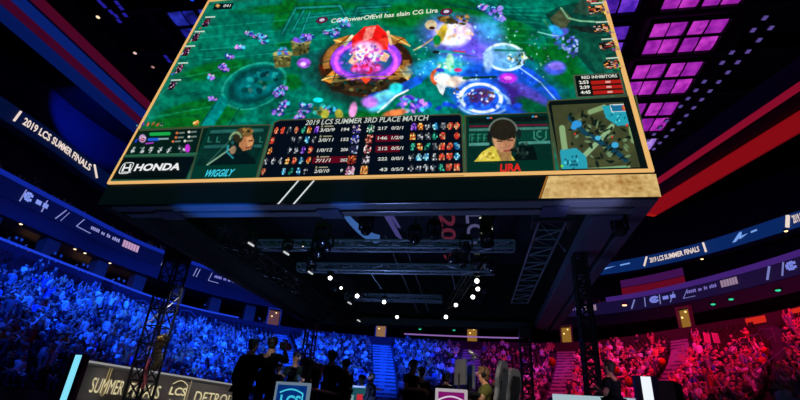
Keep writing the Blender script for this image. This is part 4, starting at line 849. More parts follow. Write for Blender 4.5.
truss('curved_lamp_truss', (0.0, 13.2, 6.15), (-1.75, 22, 6.15), .3, .3, 'narrow truss carrying the right row of white stage lamps', mt=DSTEEL, r=.022)
for k, (a, b) in enumerate((((440, 222), (455, 288)), ((468, 250), (474, 285)), ((365, 265), (381, 288)), ((405, 245), (428, 310)), ((385, 235), (418, 312)), ((532, 215), (565, 250)))):
    A = at_z(*a, 6.9 if k != 5 else 6.2); B = at_z(*b, 6.2); g = MB(); g.tube((0, 0, 0), B-A, .022, 6); g.ball(B-A, .05); tag(g.build('hanging_cable', TRM, loc=A), 'thin grey pipe under the scoreboard, %s' % ['left of the right lamps', 'right beside the right lamps', 'above the left lamps', 'long one right of the left lamps', 'outermost right of the left lamps', 'slanting towards the ladder truss'][k], 'cable')
# ------------------------------------------------------------------ lamps: moving-head fixtures
def fixture(p, aim, lit, s=1.0, label='', grp=None, c=(255, 255, 250), es=3.0):
    t = empty('stage_lamp', p, label, 'lamp', grp); d = (Vector(aim)-Vector(p)).normalized(); R = d.to_track_quat('-Z', 'Y').to_matrix()
    g = MB(); g.box((0, 0, .3*s), (.3*s, .2*s, .1*s)); g.box((-.17*s, 0, .12*s), (.04*s, .1*s, .34*s)); g.box((.17*s, 0, .12*s), (.04*s, .1*s, .34*s)); g.tube((0, 0, .35*s), (0, 0, .55*s), .03*s); g.build('yoke', BLACK, t)
    g = MB(); g.tube(R@Vector((0, 0, .2*s)), R@Vector((0, 0, -.14*s)), .1*s, 12, .13*s); g.tube(R@Vector((0, 0, -.14*s)), R@Vector((0, 0, -.18*s)), .14*s, 12); g.build('lamp_head', BLACK, t, True)
    g = MB(); g.ball(R@Vector((0, 0, -.175*s)), (.115*s, .115*s, .05*s), 12, 6, 0, R); g.build('lens', emat(c, es) if lit else mat('glass_dark', (20, 24, 34), .1), t, True); return t
LIT = [(330, 278, 1.1), (341, 288, .8), (357, 296, 1.25), (384, 302, 1.2), (397, 317, 1.2), (477, 281, 1.2), (478, 289, 1.1), (473, 297, 1.2), (456, 305, 1.15), (446, 317, 1.35)]
ordn = ['first', 'second', 'third', 'fourth', 'fifth']
for k, (x, y, s) in enumerate(LIT):
    p = at_z(x, y, 5.72); fixture(p, (.3, 1.5, 1.9) if k < 5 else (-.6, 1, 1.9), True, s*.55, '%s lit white stage lamp from the front in the %s row under the scoreboard' % (ordn[k % 5], 'left' if k < 5 else 'right'), 'lit stage lamps', es=4)
for k, (x, y) in enumerate(((252, 240), (287, 249), (311, 269), (350, 300), (359, 318))):   # lamps turned sideways, seen as slim bars
    p = at_z(x, y, 5.75); t = fixture(p, p+Vector((-2, 2.5, -1.0)), True, .8, 'stage lamp turned away showing a slim white tube, %s from the front on the left' % ordn[k], 'slim stage lamps', (220, 222, 225), 1.2)
    g = MB(); g.tube((-.055, -.07, -.1), (.055, .07, -.15), .026, 8); g.build('tube_light', emat((205, 206, 210), 1.0), t, True)
for k, (x, y) in enumerate(sorted(((415, 238), (434, 233), (466, 247), (453, 258), (478, 262), (322, 238), (318, 250), (327, 246), (311, 258), (366, 228), (487, 262), (492, 268), (485, 290), (335, 288), (480, 300), (462, 262), (620, 228), (487, 236)))):
    p = at_z(x, y, 5.8); fixture(p, (-3+k*.3, 6, 1), False, 1.15 if k < 3 else .95, 'unlit black moving-head lamp hanging under the scoreboard, %s from the left' % ORD[k], 'unlit black lamps')
g = MB(); g.tube((0, 0, 0), (0, 0, .95), .17, 12); g.tube((0, 0, .95), (0, 0, 1.2), .05, 8); t = at_z(487, 246, 5.6); o = g.build('speaker_column', BLACK, loc=t); tag(o, 'black cylindrical column with two bright stripes hanging at the scoreboard centre right', 'speaker')
g = MB(); 
for zz in (.3, .72): g.tube((-.175, -.08, zz), (.175, -.1, zz+.13), .02, 6)
g.build('bright_stripe', emat((220, 218, 205)), o)
for k, (x, y) in enumerate(((303, 246), (311, 272), (322, 244), (330, 236))):
    lampdot(at_z(x, y, 5.9), .02, (255, 250, 235), 2.0, 'tiny white indicator light among the lamps under the scoreboard, %s from the left' % ORD[k], 'tiny indicator lights', 1)
# housings of the coloured wash lights
for k, (p, tg_, c, wt, cn) in enumerate(WASH):
    q = Vector(p)+(Vector(p)-Vector(tg_)).normalized()*.5
    fixture(q, tg_, True, 2.2, 'large %s wash lamp hanging from the roof, aimed at the stands' % ('blue' if c is BLUE else 'crimson' if c is RED else 'violet'), 'roof wash lamps', tuple(int(255*min(1, v**.45)) for v in c), 2)

# ================================================================== aisles, handrails, portals
AISLES = []                                    # (index at rail, index at inner edge, half width)
def aisle(px_top, px_bot, ybot, lo, wd, label):
    i0 = idx_at_px(px_top, ZT, -.3, lo)
    i1 = i0; best = 1e9                          # inner end found where the inner edge is seen
    for k in np.linspace(max(0, i0-45), min(NP_-2, i0+45), 400):
        p = rowpt(k, .25); x, y, dep = proj((p[0], p[1], rowz(5)))
        if dep[0] > 0 and abs(x[0]-px_bot) < best: best = abs(x[0]-px_bot); i1 = k
    wd *= KS; AISLES.append((i0, i1, wd)); n = NR
    g = MB()
    def P(t, s, z):
        i = i1+(i0-i1)*(t-.25)/.75; a = rowpt(i, t); b = rowpt(i+.01, t); d = (b-a)/np.linalg.norm(b-a); return Vector((a[0]+d[0]*s, a[1]+d[1]*s, z))
    for r in range(n):
        for h in (0, 1):
            t0 = (r+h*.5)/n; t1 = (r+h*.5+.5)/n; z = rowz(r)+.03+h*.21; z_ = rowz(r)+.03+(h-1)*.21 if (r or h) else rowz(0)
            g.add([P(t0, -wd, z_), P(t0, wd, z_), P(t0, wd, z), P(t0, -wd, z), P(t1, wd, z), P(t1, -wd, z)], [(0, 1, 2, 3), (3, 2, 4, 5)])
    struct(g.build('trim_aisle_steps', mat('aisle_paint', (150, 150, 155), .6, 0, var=.05) if lo >= 60 and px_top < 700 else CONC)); return i0
AM = []
for a in ((22, -60, 0, 30, .6), (88, 40, 0, 30, .6), (172, 140, 0, 30, .6), (281, 300, 0, 60, .55), (381, 384, 0, 80, .85), (472, 465, 0, 80, .8), (565, 556, 0, 80, .8), (676, 655, 0, 110, .7), (760, 775, 0, 120, .6), (830, 905, 0, 120, .6)):
    AM.append(aisle(a[0], a[1], a[2], a[3], a[4]*(.3 if a[0] < 200 else 1), ''))
def inaisle(i, t, r):
    for i0, i1, wd in AISLES:
        c = i1+(i0-i1)*(t-.25)/.75
        a = rowpt(i, t); b = rowpt(c, t)
        if np.linalg.norm(a-b) < (wd+.3 if wd > .45 else .3): return True
    return False
# amber portals above the aisles
AMB = emat((150, 108, 40), .85)
for px, zt, w_, lab in ((275, 9.6, 1.2, 'far left one, brown lit'), (381, 10.2, 1.0, 'left of centre, above the blue aisle'), (472, 10.2, 1.0, 'centre, above the violet aisle'), (565, 10.1, 1.0, 'right of centre, above the pink aisle'), (681, 10.0, 1.0, 'right one, above the crimson aisle')):
    i = idx_at_px(px, 9.4, .3, 60); p = ringpt(i, .7, 8.3); q = ringpt(i+.05, .7, 8.3); a = math.atan2(q.y-p.y, q.x-p.x)
    t = empty('exit_portal', p, 'amber lit portal at the head of an aisle, '+lab, 'portal', 'amber portals', a); t.scale = (KS,)*3
    g = MB(); g.box((-w_/2, 0, .9), (.1, .3, 1.8)); g.box((w_/2, 0, .9), (.1, .3, 1.8)); g.box((0, 0, 1.85), (w_+.1, .3, .12)); g.build('portal_frame', COLM, t)
    g = MB(); g.box((0, .15, .9), (w_*.9, .08, 1.6)); g.build('lit_wall', AMB if px != 275 else emat((88, 56, 40)), t)
    for sx in (-.2, .15):
        MB().ball((sx, -.05, 1.35+sx), .07).build('bulb', emat((240, 205, 130), 2), t, True)
# bent handrails in the left and right stands
def handrail(px, py, z, lab, s=1.0, rz=0, c=RAILM):
    p = az(px, py, z); g = MB(); s *= KS
    g.path([(0, 0, -.9*s), (0, 0, 0), (.55*s, 0, -.03), (1.1*s, 0, -.45*s), (1.1*s, 0, -1.3*s)], .028, 6); g.tube((0, 0, -.4*s), (1.1*s, 0, -.85*s), .02, 6); o = g.build('aisle_handrail', c, loc=p); o.rotation_euler[2] = rz
    return tag(o, lab, 'handrail', 'bent aisle handrails')
for k, (x, y, z) in enumerate(((2, 272, 6.8), (18, 292, 5.9), (36, 315, 4.8), (52, 333, 4.1), (10, 283, 6.4), (47, 284, 6.9), (75, 352, 3.4), (135, 300, 6.7), (181, 310, 6.5), (215, 322, 6.2), (222, 332, 5.6), (232, 343, 5.0), (186, 350, 4.0))):
    handrail(x, y, z, 'bent steel aisle handrail in the blue-lit left stand, %s of thirteen' % ORD[k], 1.0, .3)
for k, (x, y, z) in enumerate(((748, 342, 6.0), (760, 334, 6.5), (772, 328, 7.0), (706, 375, 3.9), (735, 385, 3.4), (745, 372, 4.0))):
    handrail(x, y, z, 'bent steel aisle handrail in the crimson-lit right stand, %s of six' % ORD[k], 1.0, 2.2)
for a, b, z0, z1, lab in (((65, 294), (97, 320), 6.6, 5.2, 'long slanting rail crossing the left stand near its middle'), ((727, 392), (790, 345), 3.2, 5.0, 'long slanting rail in the lower part of the crimson stand')):
    A = az(*a, z0); B = az(*b, z1); g = MB(); g.tube((0, 0, 0), B-A, .03, 6); g.tube((0, 0, 0), (0, 0, -.9), .025, 6); g.tube(B-A, B-A-Vector((0, 0, .9)), .025, 6); tag(g.build('stair_rail', RAILM, loc=A), lab, 'handrail')
# orange-lit wall boards at the top of the right stand
for x0, x1, lab in ((745, 765, 'orange red lit board at the top of the crimson stand'), (788, 812, 'orange red lit board at the right picture edge')):
    i0 = idx_at_px(x0, 8.4, -.1, 120); i1 = idx_at_px(x1, 8.4, -.1, 120); g = MB()
    for k in range(4):
        a = i0+(i1-i0)*k/4; b = i0+(i1-i0)*(k+1)/4; g.add([ringpt(a, -.08, 8.1), ringpt(b, -.08, 8.1), ringpt(b, -.08, 8.5), ringpt(a, -.08, 8.5)], [(0, 1, 2, 3)])
    tag(g.build('lit_board', emat((205, 38, 20))), lab, 'board')
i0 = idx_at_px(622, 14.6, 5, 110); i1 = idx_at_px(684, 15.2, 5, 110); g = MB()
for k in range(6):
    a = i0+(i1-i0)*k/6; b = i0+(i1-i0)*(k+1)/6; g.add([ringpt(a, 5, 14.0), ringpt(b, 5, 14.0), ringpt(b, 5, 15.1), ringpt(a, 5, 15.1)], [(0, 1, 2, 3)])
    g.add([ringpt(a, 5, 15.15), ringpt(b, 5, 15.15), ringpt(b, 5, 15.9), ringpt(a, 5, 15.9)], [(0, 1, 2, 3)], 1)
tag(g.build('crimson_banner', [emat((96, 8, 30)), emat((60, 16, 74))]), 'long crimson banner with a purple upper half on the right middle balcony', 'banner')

# ================================================================== figures
def skin_mesh(J, E_, sub=1, root='pelvis'):
    names = list(J); me = bpy.data.meshes.new('sk'); me.from_pydata([J[n][0] for n in names], [(names.index(a), names.index(b)) for a, b in E_], [])
    o = bpy.data.objects.new('sk', me); col.objects.link(o); md = o.modifiers.new('s', 'SKIN')
    md.use_smooth_shade = True; md.branch_smoothing = .3
    for i, n in enumerate(names):
        r = J[n][1]; r = r if hasattr(r, '__len__') else (r, r); me.skin_vertices[0].data[i].radius = r; me.skin_vertices[0].data[i].use_root = (n == root)
    if sub: sm = o.modifiers.new('u', 'SUBSURF'); sm.levels = sub; sm.render_levels = sub
    bpy.context.view_layer.update(); dg = bpy.context.evaluated_depsgraph_get(); out = bpy.data.meshes.new_from_object(o.evaluated_get(dg))
    bpy.data.objects.remove(o); bpy.data.meshes.remove(me); return out
def joints(pose):
    """standing or seated skeleton facing +Y; pose may override any joint position"""
    J = {'pelvis': ((0, 0, .95), .125), 'waist': ((0, 0, 1.10), .115), 'chest': ((0, 0, 1.28), .15), 'collar': ((0, -.01, 1.42), .10), 'neck': ((0, 0, 1.51), .056),
         'jaw': ((0, .03, 1.58), .066), 'face': ((0, .02, 1.66), .088), 'crown': ((0, .0, 1.72), .075)}
    for s, k in ((-1, 'l'), (1, 'r')):
        J['shoulder_'+k] = ((.18*s, -.01, 1.41), .068); J['elbow_'+k] = ((.25*s, -.03, 1.14), .045); J['wrist_'+k] = ((.26*s, .06, .90), .031)
        J['hip_'+k] = ((.10*s, 0, .89), .092); J['knee_'+k] = ((.11*s, .02, .50), .062); J['ankle_'+k] = ((.12*s, -.02, .09), .042); J['toe_'+k] = ((.13*s, .14, .035), .036)
    if pose.get('seated'):
        for n in J:
            if n.split('_')[0] in ('pelvis', 'waist', 'chest', 'collar', 'neck', 'jaw', 'face', 'crown', 'shoulder', 'elbow', 'wrist', 'hip'): p, r = J[n]; J[n] = ((p[0], p[1], p[2]-.42), r)
        for s, k in ((-1, 'l'), (1, 'r')):
            J['knee_'+k] = ((.14*s, .44, .50), .062); J['ankle_'+k] = ((.14*s, .42, .09), .042); J['toe_'+k] = ((.14*s, .58, .035), .036)
    for n, v in pose.items():
        if n in J: J[n] = (tuple(v), J[n][1])
    return J
BODY_E = [('pelvis', 'waist'), ('waist', 'chest'), ('chest', 'collar'), ('collar', 'neck'), ('neck', 'jaw'), ('jaw', 'face'), ('face', 'crown')]
for k in 'lr': BODY_E += [('collar', 'shoulder_'+k), ('shoulder_'+k, 'elbow_'+k), ('elbow_'+k, 'wrist_'+k), ('pelvis', 'hip_'+k), ('hip_'+k, 'knee_'+k), ('knee_'+k, 'ankle_'+k), ('ankle_'+k, 'toe_'+k)]
SKIN = mat('skin_light', (196, 142, 112), .5, 0, var=.04); SKIN2 = mat('skin_tan', (150, 100, 76), .5, 0, var=.04); SKINP = mat('skin_crowd', (205, 150, 120), .6, 0, var=.03)
def person(name, loc, rz, label, pose={}, shirt=(6, 6, 9), pants=(5, 5, 8), hair=(16, 12, 10), skin=None, longsleeve=False, cap=None, headset=False, scale=1.0, lean=0, hairlong=False, beard=False):
    skin = skin or SKIN; t = empty(name, loc, label, 'person', None, rz); t.scale = (scale,)*3; J = joints(pose)
    if lean:                                      # lean the upper body forward about the pelvis
        pv = Vector(J['pelvis'][0]); R = Matrix.Rotation(-lean, 3, 'X')
        for n in J:
            if n.split('_')[0] in ('waist', 'chest', 'collar', 'neck', 'jaw', 'face', 'crown', 'shoulder') or (n.split('_')[0] in ('elbow', 'wrist') and n not in pose):
                J[n] = (tuple(pv+R@(Vector(J[n][0])-pv)), J[n][1])
    B = dict(J); E_ = list(BODY_E)
    for s, k in ((-1, 'l'), (1, 'r')):             # palm, five unequal bent fingers
        w_ = Vector(J['wrist_'+k][0]); d = (w_-Vector(J['elbow_'+k][0])).normalized(); sd = d.cross(Vector((0, 0, 1)));
        sd = sd.normalized() if sd.length > .2 else Vector((0, 1, 0)); nn = sd.cross(d).normalized()
        B['palm_'+k] = (tuple(w_+d*.065), .028); E_.append(('wrist_'+k, 'palm_'+k))
        for q, (so, ln) in enumerate(((-.030, .052), (-.010, .062), (.011, .058), (.030, .045))):
            a = w_+d*.105+sd*so; B['fa%d%s' % (q, k)] = (tuple(a), .0105); B['fb%d%s' % (q, k)] = (tuple(a+d*ln*.55+nn*-.012), .0095); B['fc%d%s' % (q, k)] = (tuple(a+d*ln+nn*-.035), .008)
            E_ += [('palm_'+k, 'fa%d%s' % (q, k)), ('fa%d%s' % (q, k), 'fb%d%s' % (q, k)), ('fb%d%s' % (q, k), 'fc%d%s' % (q, k))]
        a = w_+d*.045-sd*.04*s; B['ta'+k] = (tuple(a), .012); B['tb'+k] = (tuple(a+d*.04-sd*.02*s-nn*.01), .0095); E_ += [('palm_'+k, 'ta'+k), ('ta'+k, 'tb'+k)]
    me = skin_mesh(B, E_, 1); bm = bmesh.new(); bm.from_mesh(me)
    fc = Vector(J['face'][0]); jw = Vector(J['jaw'][0]); up = (Vector(J['crown'][0])-jw); up.normalize(); fw = Vector((0, 1, 0)); fw = (fw-up*fw.dot(up)).normalized(); sd = fw.cross(up)
    HR = Matrix((sd, fw, up)).transposed()
    def P(x, y, z): return fc+HR@Vector((x, y, z))
    x = MB(); x.ball(P(0, .092, -.015), (.012, .02, .026), 8, 6, 0, HR)        # nose
    for s in (-1, 1): x.ball(P(.083*s, -.005, -.01), (.012, .022, .032), 8, 6, 0, HR)
    for s in (-1, 1): x.ball(P(.032*s, .078, .012), (.013, .010, .008), 8, 6, 1, HR); x.ball(P(.032*s, .088, .012), (.005, .004, .005), 6, 4, 2, HR)
    x.ball(P(0, .078, -.055), (.026, .010, .007), 8, 6, 3, HR)
    n0 = len(bm.verts); vs = [bm.verts.new(v) for v in x.v]; bm.verts.ensure_lookup_table()
    for f, mi in zip(x.f, x.m):
        try: ff = bm.faces.new([vs[i] for i in f]); ff.material_index = mi; ff.smooth = True
        except Exception: pass
    bm.to_mesh(me); bm.free(); me.name = 'body'
    for mm in (skin, WHITE, mat('eye_dark', (10, 8, 8), .3), mat('lips', (150, 70, 66), .5)): me.materials.append(mm)
    o = bpy.data.objects.new('body', me); col.objects.link(o); o.parent = t
    # shirt
    S = {}; names = ['pelvis', 'waist', 'chest', 'collar', 'shoulder_l', 'shoulder_r']
    for n in names: S[n] = (J[n][0], (J[n][1] if not hasattr(J[n][1], '__len__') else J[n][1][0])+.022)
    S['hem'] = (tuple(Vector(J['pelvis'][0])+Vector((0, 0, -.07))), .165); S['pelvis'] = (J['pelvis'][0], .17); S['collar'] = (J['collar'][0], .105); SE = [('hem', 'pelvis'), ('pelvis', 'waist'), ('waist', 'chest'), ('chest', 'collar')]
    nk = Vector(J['collar'][0]).lerp(Vector(J['neck'][0]), .45); S['nape'] = (tuple(nk), .075); SE.append(('collar', 'nape'))
    for k in 'lr':
        a = Vector(J['shoulder_'+k][0]); b = Vector(J['elbow_'+k][0]); c = Vector(J['wrist_'+k][0]); SE.append(('collar', 'shoulder_'+k))
        S['sl'+k] = (tuple(a.lerp(b, .62)), .068); SE.append(('shoulder_'+k, 'sl'+k))
        if longsleeve: S['el'+k] = (tuple(b), .058); S['cu'+k] = (tuple(b.lerp(c, .93)), .044); SE += [('sl'+k, 'el'+k), ('el'+k, 'cu'+k)]
    def cloth(S, SE, nm, c):
        me = skin_mesh(S, SE, 1); me.name = nm; me.materials.append(mat('cloth_%d_%d_%d' % c, c, .95, 0, var=.1, scale=14, spec=.15)); o = bpy.data.objects.new(nm, me); col.objects.link(o); o.parent = t; return o
    cloth(S, SE, 'shirt', shirt)
    S = {'waist': (tuple(Vector(J['pelvis'][0]).lerp(Vector(J['waist'][0]), .8)), .142), 'pelvis': (J['pelvis'][0], .163)}; SE = [('waist', 'pelvis')]
    for k in 'lr':
        S['hip_'+k] = (J['hip_'+k][0], .112); S['knee_'+k] = (J['knee_'+k][0], .082); S['ankle_'+k] = (J['ankle_'+k][0], .068); SE += [('pelvis', 'hip_'+k), ('hip_'+k, 'knee_'+k), ('knee_'+k, 'ankle_'+k)]
    cloth(S, SE, 'trousers', pants)
    for k in 'lr':
        a = Vector(J['ankle_'+k][0]); b = Vector(J['toe_'+k][0]); g = MB(); m_ = (a+b)/2; g.ball((m_.x, m_.y-.01, b.z+.015), (.052, .15, .05), 10, 6); g.box((m_.x, m_.y-.01, b.z-.022), (.09, .27, .022)); g.build('shoe', mat('shoe_black', (12, 12, 14), .5), t, True)
    HM = mat('hair_%d_%d_%d' % hair, hair, .6, 0, var=.3, scale=60, bump=.4)
    g = MB()
    if cap: 
        g.ball(P(0, -.008, .045), (.100, .112, .085), 14, 8, 0, HR); g.build('cap', mat('cloth_%d_%d_%d' % cap, cap, .8), t, True)
        g = MB(); g.ball(P(0, .125, .035), (.07, .065, .010), 10, 6, 0, HR); g.build('cap_brim', mat('cloth_%d_%d_%d' % cap, cap, .8), t, True)
        g = MB(); g.ball(P(0, -.035, -.005), (.088, .075, .06), 12, 8, 0, HR); g.build('hair', HM, t, True)
    else:
        g.ball(P(0, -.022, .035), (.101, .103, .094), 14, 8, 0, HR); g.ball(P(0, .045, .085), (.08, .055, .04), 10, 6, 0, HR); g.ball(P(0, -.055, -.03), (.08, .06, .07), 10, 6, 0, HR)
        rr = random.Random(len(label))
        for _ in range(14): a = rr.uniform(0, 6.28); g.ball(P(.075*math.cos(a), -.02+.075*math.sin(a), .075+rr.uniform(-.02, .03)), (.03, .03, .024), 6, 4, 0, HR)
        g.build('hair', HM, t, True)
    if headset:
        g = MB(); n = 12
        g.path([P(.10*math.cos(math.pi*k/n), -.01, .03+.105*math.sin(math.pi*k/n)) for k in range(n+1)], .012, 6); g.build('headset_band', BLACK, t, True)
        for s in (-1, 1): MB().ball(P(.102*s, -.005, -.01), (.024, .042, .048), 10, 8, 0, HR).build('earcup', BLACK, t, True)
        MB().path([P(.10, .02, -.03), P(.09, .09, -.06), P(.04, .115, -.06)], .005, 5).build('headset_microphone', BLACK, t)
    t['head'] = 0; del t['head']
    return t

# ------------------------------------------------------------------ the crowd
def spect(pose, seed, sub=0):
    J = joints(pose); 
    for n in J: J[n] = (J[n][0], J[n][1]*(1.12 if n not in ('neck',) else 1.0))
    J['crown'] = (J['crown'][0], .085)
    for k in 'lr': J['hand_'+k] = (tuple(Vector(J['wrist_'+k][0])+(Vector(J['wrist_'+k][0])-Vector(J['elbow_'+k][0])).normalized()*.1), .035)
    E_ = BODY_E+[('wrist_l', 'hand_l'), ('wrist_r', 'hand_r')]
    me = skin_mesh(J, E_, sub); me.name = 'spectator'
    nk = J['neck'][0][2]; wl = [Vector(J['wrist_l'][0]), Vector(J['wrist_r'][0])]; cr = J['face'][0][2]; hip = J['pelvis'][0][2]
    idx = []
    for p in me.polygons:
        c = p.center; m_ = 0
        if abs(c.x) < .16 and c.z > nk: m_ = 1 if (c.z < cr+.05 and c.y > J['face'][0][1]-.02) else 2
        if min((c-wl[0]).length, (c-wl[1]).length) < .13: m_ = 1
        if m_ == 0 and c.z < hip-.02: m_ = 3
        idx.append(m_)
    for mm in (mat('crowd_clothes', (128, 128, 128), .75, rnd=True), SKINP, mat('crowd_hair', (26, 18, 14), .7), mat('crowd_trousers', (30, 34, 52), .8)): me.materials.append(mm)
    me.polygons.foreach_set('material_index', idx); return me
sz = .42
POSES = [('sitting, hands in lap', dict(seated=1, elbow_l=(-.25, .02, .74), wrist_l=(-.10, .26, .62), elbow_r=(.25, .02, .74), wrist_r=(.10, .26, .62))),
         ('sitting, clapping', dict(seated=1, elbow_l=(-.27, .12, .80), wrist_l=(-.05, .32, 1.02), elbow_r=(.27, .12, .80), wrist_r=(.05, .32, 1.02))),
         ('sitting, both arms raised', dict(seated=1, elbow_l=(-.32, .08, 1.20), wrist_l=(-.24, .14, 1.46), elbow_r=(.32, .08, 1.20), wrist_r=(.24, .14, 1.46))),
         ('sitting, one hand raised', dict(seated=1, elbow_l=(-.25, .02, .74), wrist_l=(-.12, .24, .64), elbow_r=(.30, .16, 1.05), wrist_r=(.22, .30, 1.30))),
         ('leaning forward', dict(seated=1, waist=(0, .06, .67), chest=(0, .16, .83), collar=(0, .24, .96), neck=(0, .29, 1.03), jaw=(0, .34, 1.09), face=(0, .36, 1.17), crown=(0, .34, 1.24), shoulder_l=(-.18, .22, .95), shoulder_r=(.18, .22, .95), elbow_l=(-.22, .34, .70), wrist_l=(-.05, .50, .66), elbow_r=(.22, .34, .70), wrist_r=(.05, .50, .66))),
         ('standing', dict()),
         ('standing, arms up', dict(elbow_l=(-.34, .08, 1.60), wrist_l=(-.26, .12, 1.88), elbow_r=(.34, .08, 1.60), wrist_r=(.26, .12, 1.88)))]
PM = [spect(p, i) for i, (_, p) in enumerate(POSES)]
PW = [.30, .22, .08, .12, .18, .07, .03]
# candidate seats
seats = []
for r in range(NR):
    t = (r+.45)/NR; P_ = np.array([rowpt(i, t) for i in range(NP_)]); S_ = np.concatenate([[0], np.cumsum(np.linalg.norm(np.diff(P_, axis=0), axis=1))])
    s = .3*(r % 2)
    while s < S_[-1]:
        i = np.interp(s, S_, np.arange(NP_)); s += .56
        if inaisle(i, t, r): continue
        p = rowpt(i, t); q = rowpt(min(i+.05, NP_-1.01), t); d = q-p; d /= (np.linalg.norm(d) or 1)
        inw = np.array([d[1], -d[0]])                       # towards the stage
        seats.append((p[0], p[1], rowz(r), math.atan2(inw[1], inw[0])-math.pi/2, r, i))
seats = np.array(seats)
sx_, sy_, sd_ = proj(np.c_[seats[:, 0], seats[:, 1], seats[:, 2]+1.0])
inv = (sd_ > 0) & (sx_ > -60) & (sx_ < 860) & (sy_ < 440)
seats = seats[inv]; sx_ = sx_[inv]; sy_ = sy_[inv]; sd_ = sd_[inv]
dens = np.full(len(seats), .84)
cl = vnoise(seats[:, 0]+50, seats[:, 1]+50, 4.2, 5); dens *= np.clip(.62+cl*.8, 0, 1.1)
left = sx_ < 300; R_ = seats[:, 4]
dens[left & (R_ >= 18)] = 0; dens[left & (R_ == 17)] *= .35; dens[(sx_ < 25) & (R_ >= 14)] = .05
dens[(sx_ > 560) & (R_ >= 18)] *= .12; dens[(sx_ > 560) & (R_ == 17)] *= .35
dens[(sx_ > 700) & (sy_ < 352) & (sx_ < 788) & (R_ >= 12)] *= .22
dens[(sx_ > 490) & (sx_ < 545) & (R_ >= 10)] *= .45; dens[(sx_ > 510) & (sx_ < 545)] *= .6
pick = RS.rand(len(seats)) < dens
occ = np.where(pick)[0]; emp = np.where(~pick)[0]
vis = (sx_ > 2) & (sx_ < 798) & (sy_ < 396) & (sy_ > 0)
vis &= ~((sx_ > 60) & (sx_ < 262) & (sy_ > 345+ (sx_-60)*.19)); vis &= ~((sx_ > 632) & (sx_ < 675) & (sy_ > 372))
order = [k for k in occ[np.argsort(sd_[occ])] if vis[k]]; near = order[:300]; rest = [k for k in occ if k not in set(near)]
SECT = [(70, 'leftmost part of the stand'), (150, 'left of the left truss tower'), (235, 'above the banner wall'), (300, 'above the two silhouettes'), (381, 'left of the blue aisle'), (470, 'left of the violet aisle'), (560, 'left of the pink aisle'), (640, 'behind the right truss tower'), (715, 'above the white light bar'), (2000, 'far right part of the stand')]
pose_i = RS.choice(len(POSES), len(seats), p=PW)
def zone(k):
    x = sx_[k]; r = int(R_[k])
    zn = next(n for m_, n in SECT if x < m_)
    h = 'a low row' if r < 7 else ('a middle row' if r < 14 else 'a high row'); return h, zn
CLO = [('black', (26, 26, 30)), ('white', (225, 225, 225)), ('grey', (130, 132, 138)), ('dark grey', (62, 64, 70)), ('red', (190, 50, 40)), ('blue', (60, 90, 180)), ('orange', (225, 130, 50)), ('pale', (205, 200, 180))]
for k in near:
    cn_, cc_ = CLO[RS.choice(8, p=[.3, .22, .13, .15, .05, .06, .03, .06])]; o = bpy.data.objects.new('spectator', PM[pose_i[k]]); col.objects.link(o); x, y, z, a, r, i = seats[k]
    o.location = (x, y, z+.02); o.rotation_euler[2] = a+RS.uniform(-.35, .35); f_ = RS.uniform(.92, 1.06); o.scale = (f_, f_, f_)
    o.material_slots[0].link = 'OBJECT'; o.material_slots[0].material = mat('crowd_'+cn_.replace(' ', '_'), cc_, .75)
    h, zn = zone(k); q_ = '%s, in %s, %s, %s' % (POSES[pose_i[k]][0], cn_, h.replace('a ', ''), zn); tag(o, 'spectator '+q_, 'person', 'spectators '+q_)
# everyone farther away as one body of people
def merge(name, meshes, which, place, mats, colf, label, cat):
    V = []; Fq = []; CL = []; n0 = 0; LS = []; tot = 0; cache = {}
    for k in which:
        me, loc, a, s = place(k)
        if me.name not in cache:
            v = np.empty(len(me.vertices)*3); me.vertices.foreach_get('co', v); li = np.empty(len(me.loops), np.int32); me.loops.foreach_get('vertex_index', li)
            ls = np.empty(len(me.polygons), np.int32); me.polygons.foreach_get('loop_start', ls); mi = np.empty(len(me.polygons), np.int32); me.polygons.foreach_get('material_index', mi)
            lt = np.empty(len(me.polygons), np.int32); me.polygons.foreach_get('loop_total', lt); cache[me.name] = (v.reshape(-1, 3), li, ls, np.repeat(mi, lt))
        v, li, ls, ml_ = cache[me.name]; c, s_ = math.cos(a), math.sin(a)
        w_ = v*s; w_ = np.c_[w_[:, 0]*c-w_[:, 1]*s_+loc[0], w_[:, 0]*s_+w_[:, 1]*c+loc[1], w_[:, 2]+loc[2]]
        V.append(w_); Fq.append(li+n0); LS.append(ls+tot); n0 += len(v); tot += len(li); CL.append(colf(k, ml_))
    me = bpy.data.meshes.new(name); V = np.concatenate(V); Fq = np.concatenate(Fq); LS = np.concatenate(LS); CL = np.concatenate(CL)
    me.vertices.add(len(V)); me.vertices.foreach_set('co', V.ravel()); me.loops.add(len(Fq)); me.loops.foreach_set('vertex_index', Fq.astype(np.int32)); me.polygons.add(len(LS)); me.polygons.foreach_set('loop_start', LS.astype(np.int32)); me.update(calc_edges=True)
    at = me.color_attributes.new('Col', 'FLOAT_COLOR', 'CORNER'); at.data.foreach_set('color', np.c_[CL, np.ones(len(CL))].ravel())
    me.materials.append(mats); o = bpy.data.objects.new(name, me); col.objects.link(o); return tag(o, label, cat, None, 'stuff')
PAL = np.array([(.015, .015, .02), (.02, .02, .025), (.01, .01, .015), (.6, .6, .6), (.05, .05, .07), (.85, .85, .85), (.3, .32, .36), (.45, .12, .08), (.12, .2, .5), (.8, .35, .1), (.7, .68, .6), (.9, .9, .9), (.02, .02, .03), (.1, .1, .12)])
def colf(k, ml_):
    c = PAL[RS.randint(len(PAL))]; T = np.array([c, lin((205, 150, 120)), lin((26, 18, 14)), lin((30, 34, 52))]); return T[ml_]
crowdm = mat('crowd_mixed', (128, 128, 128), .75, attr='Col', var=.05)
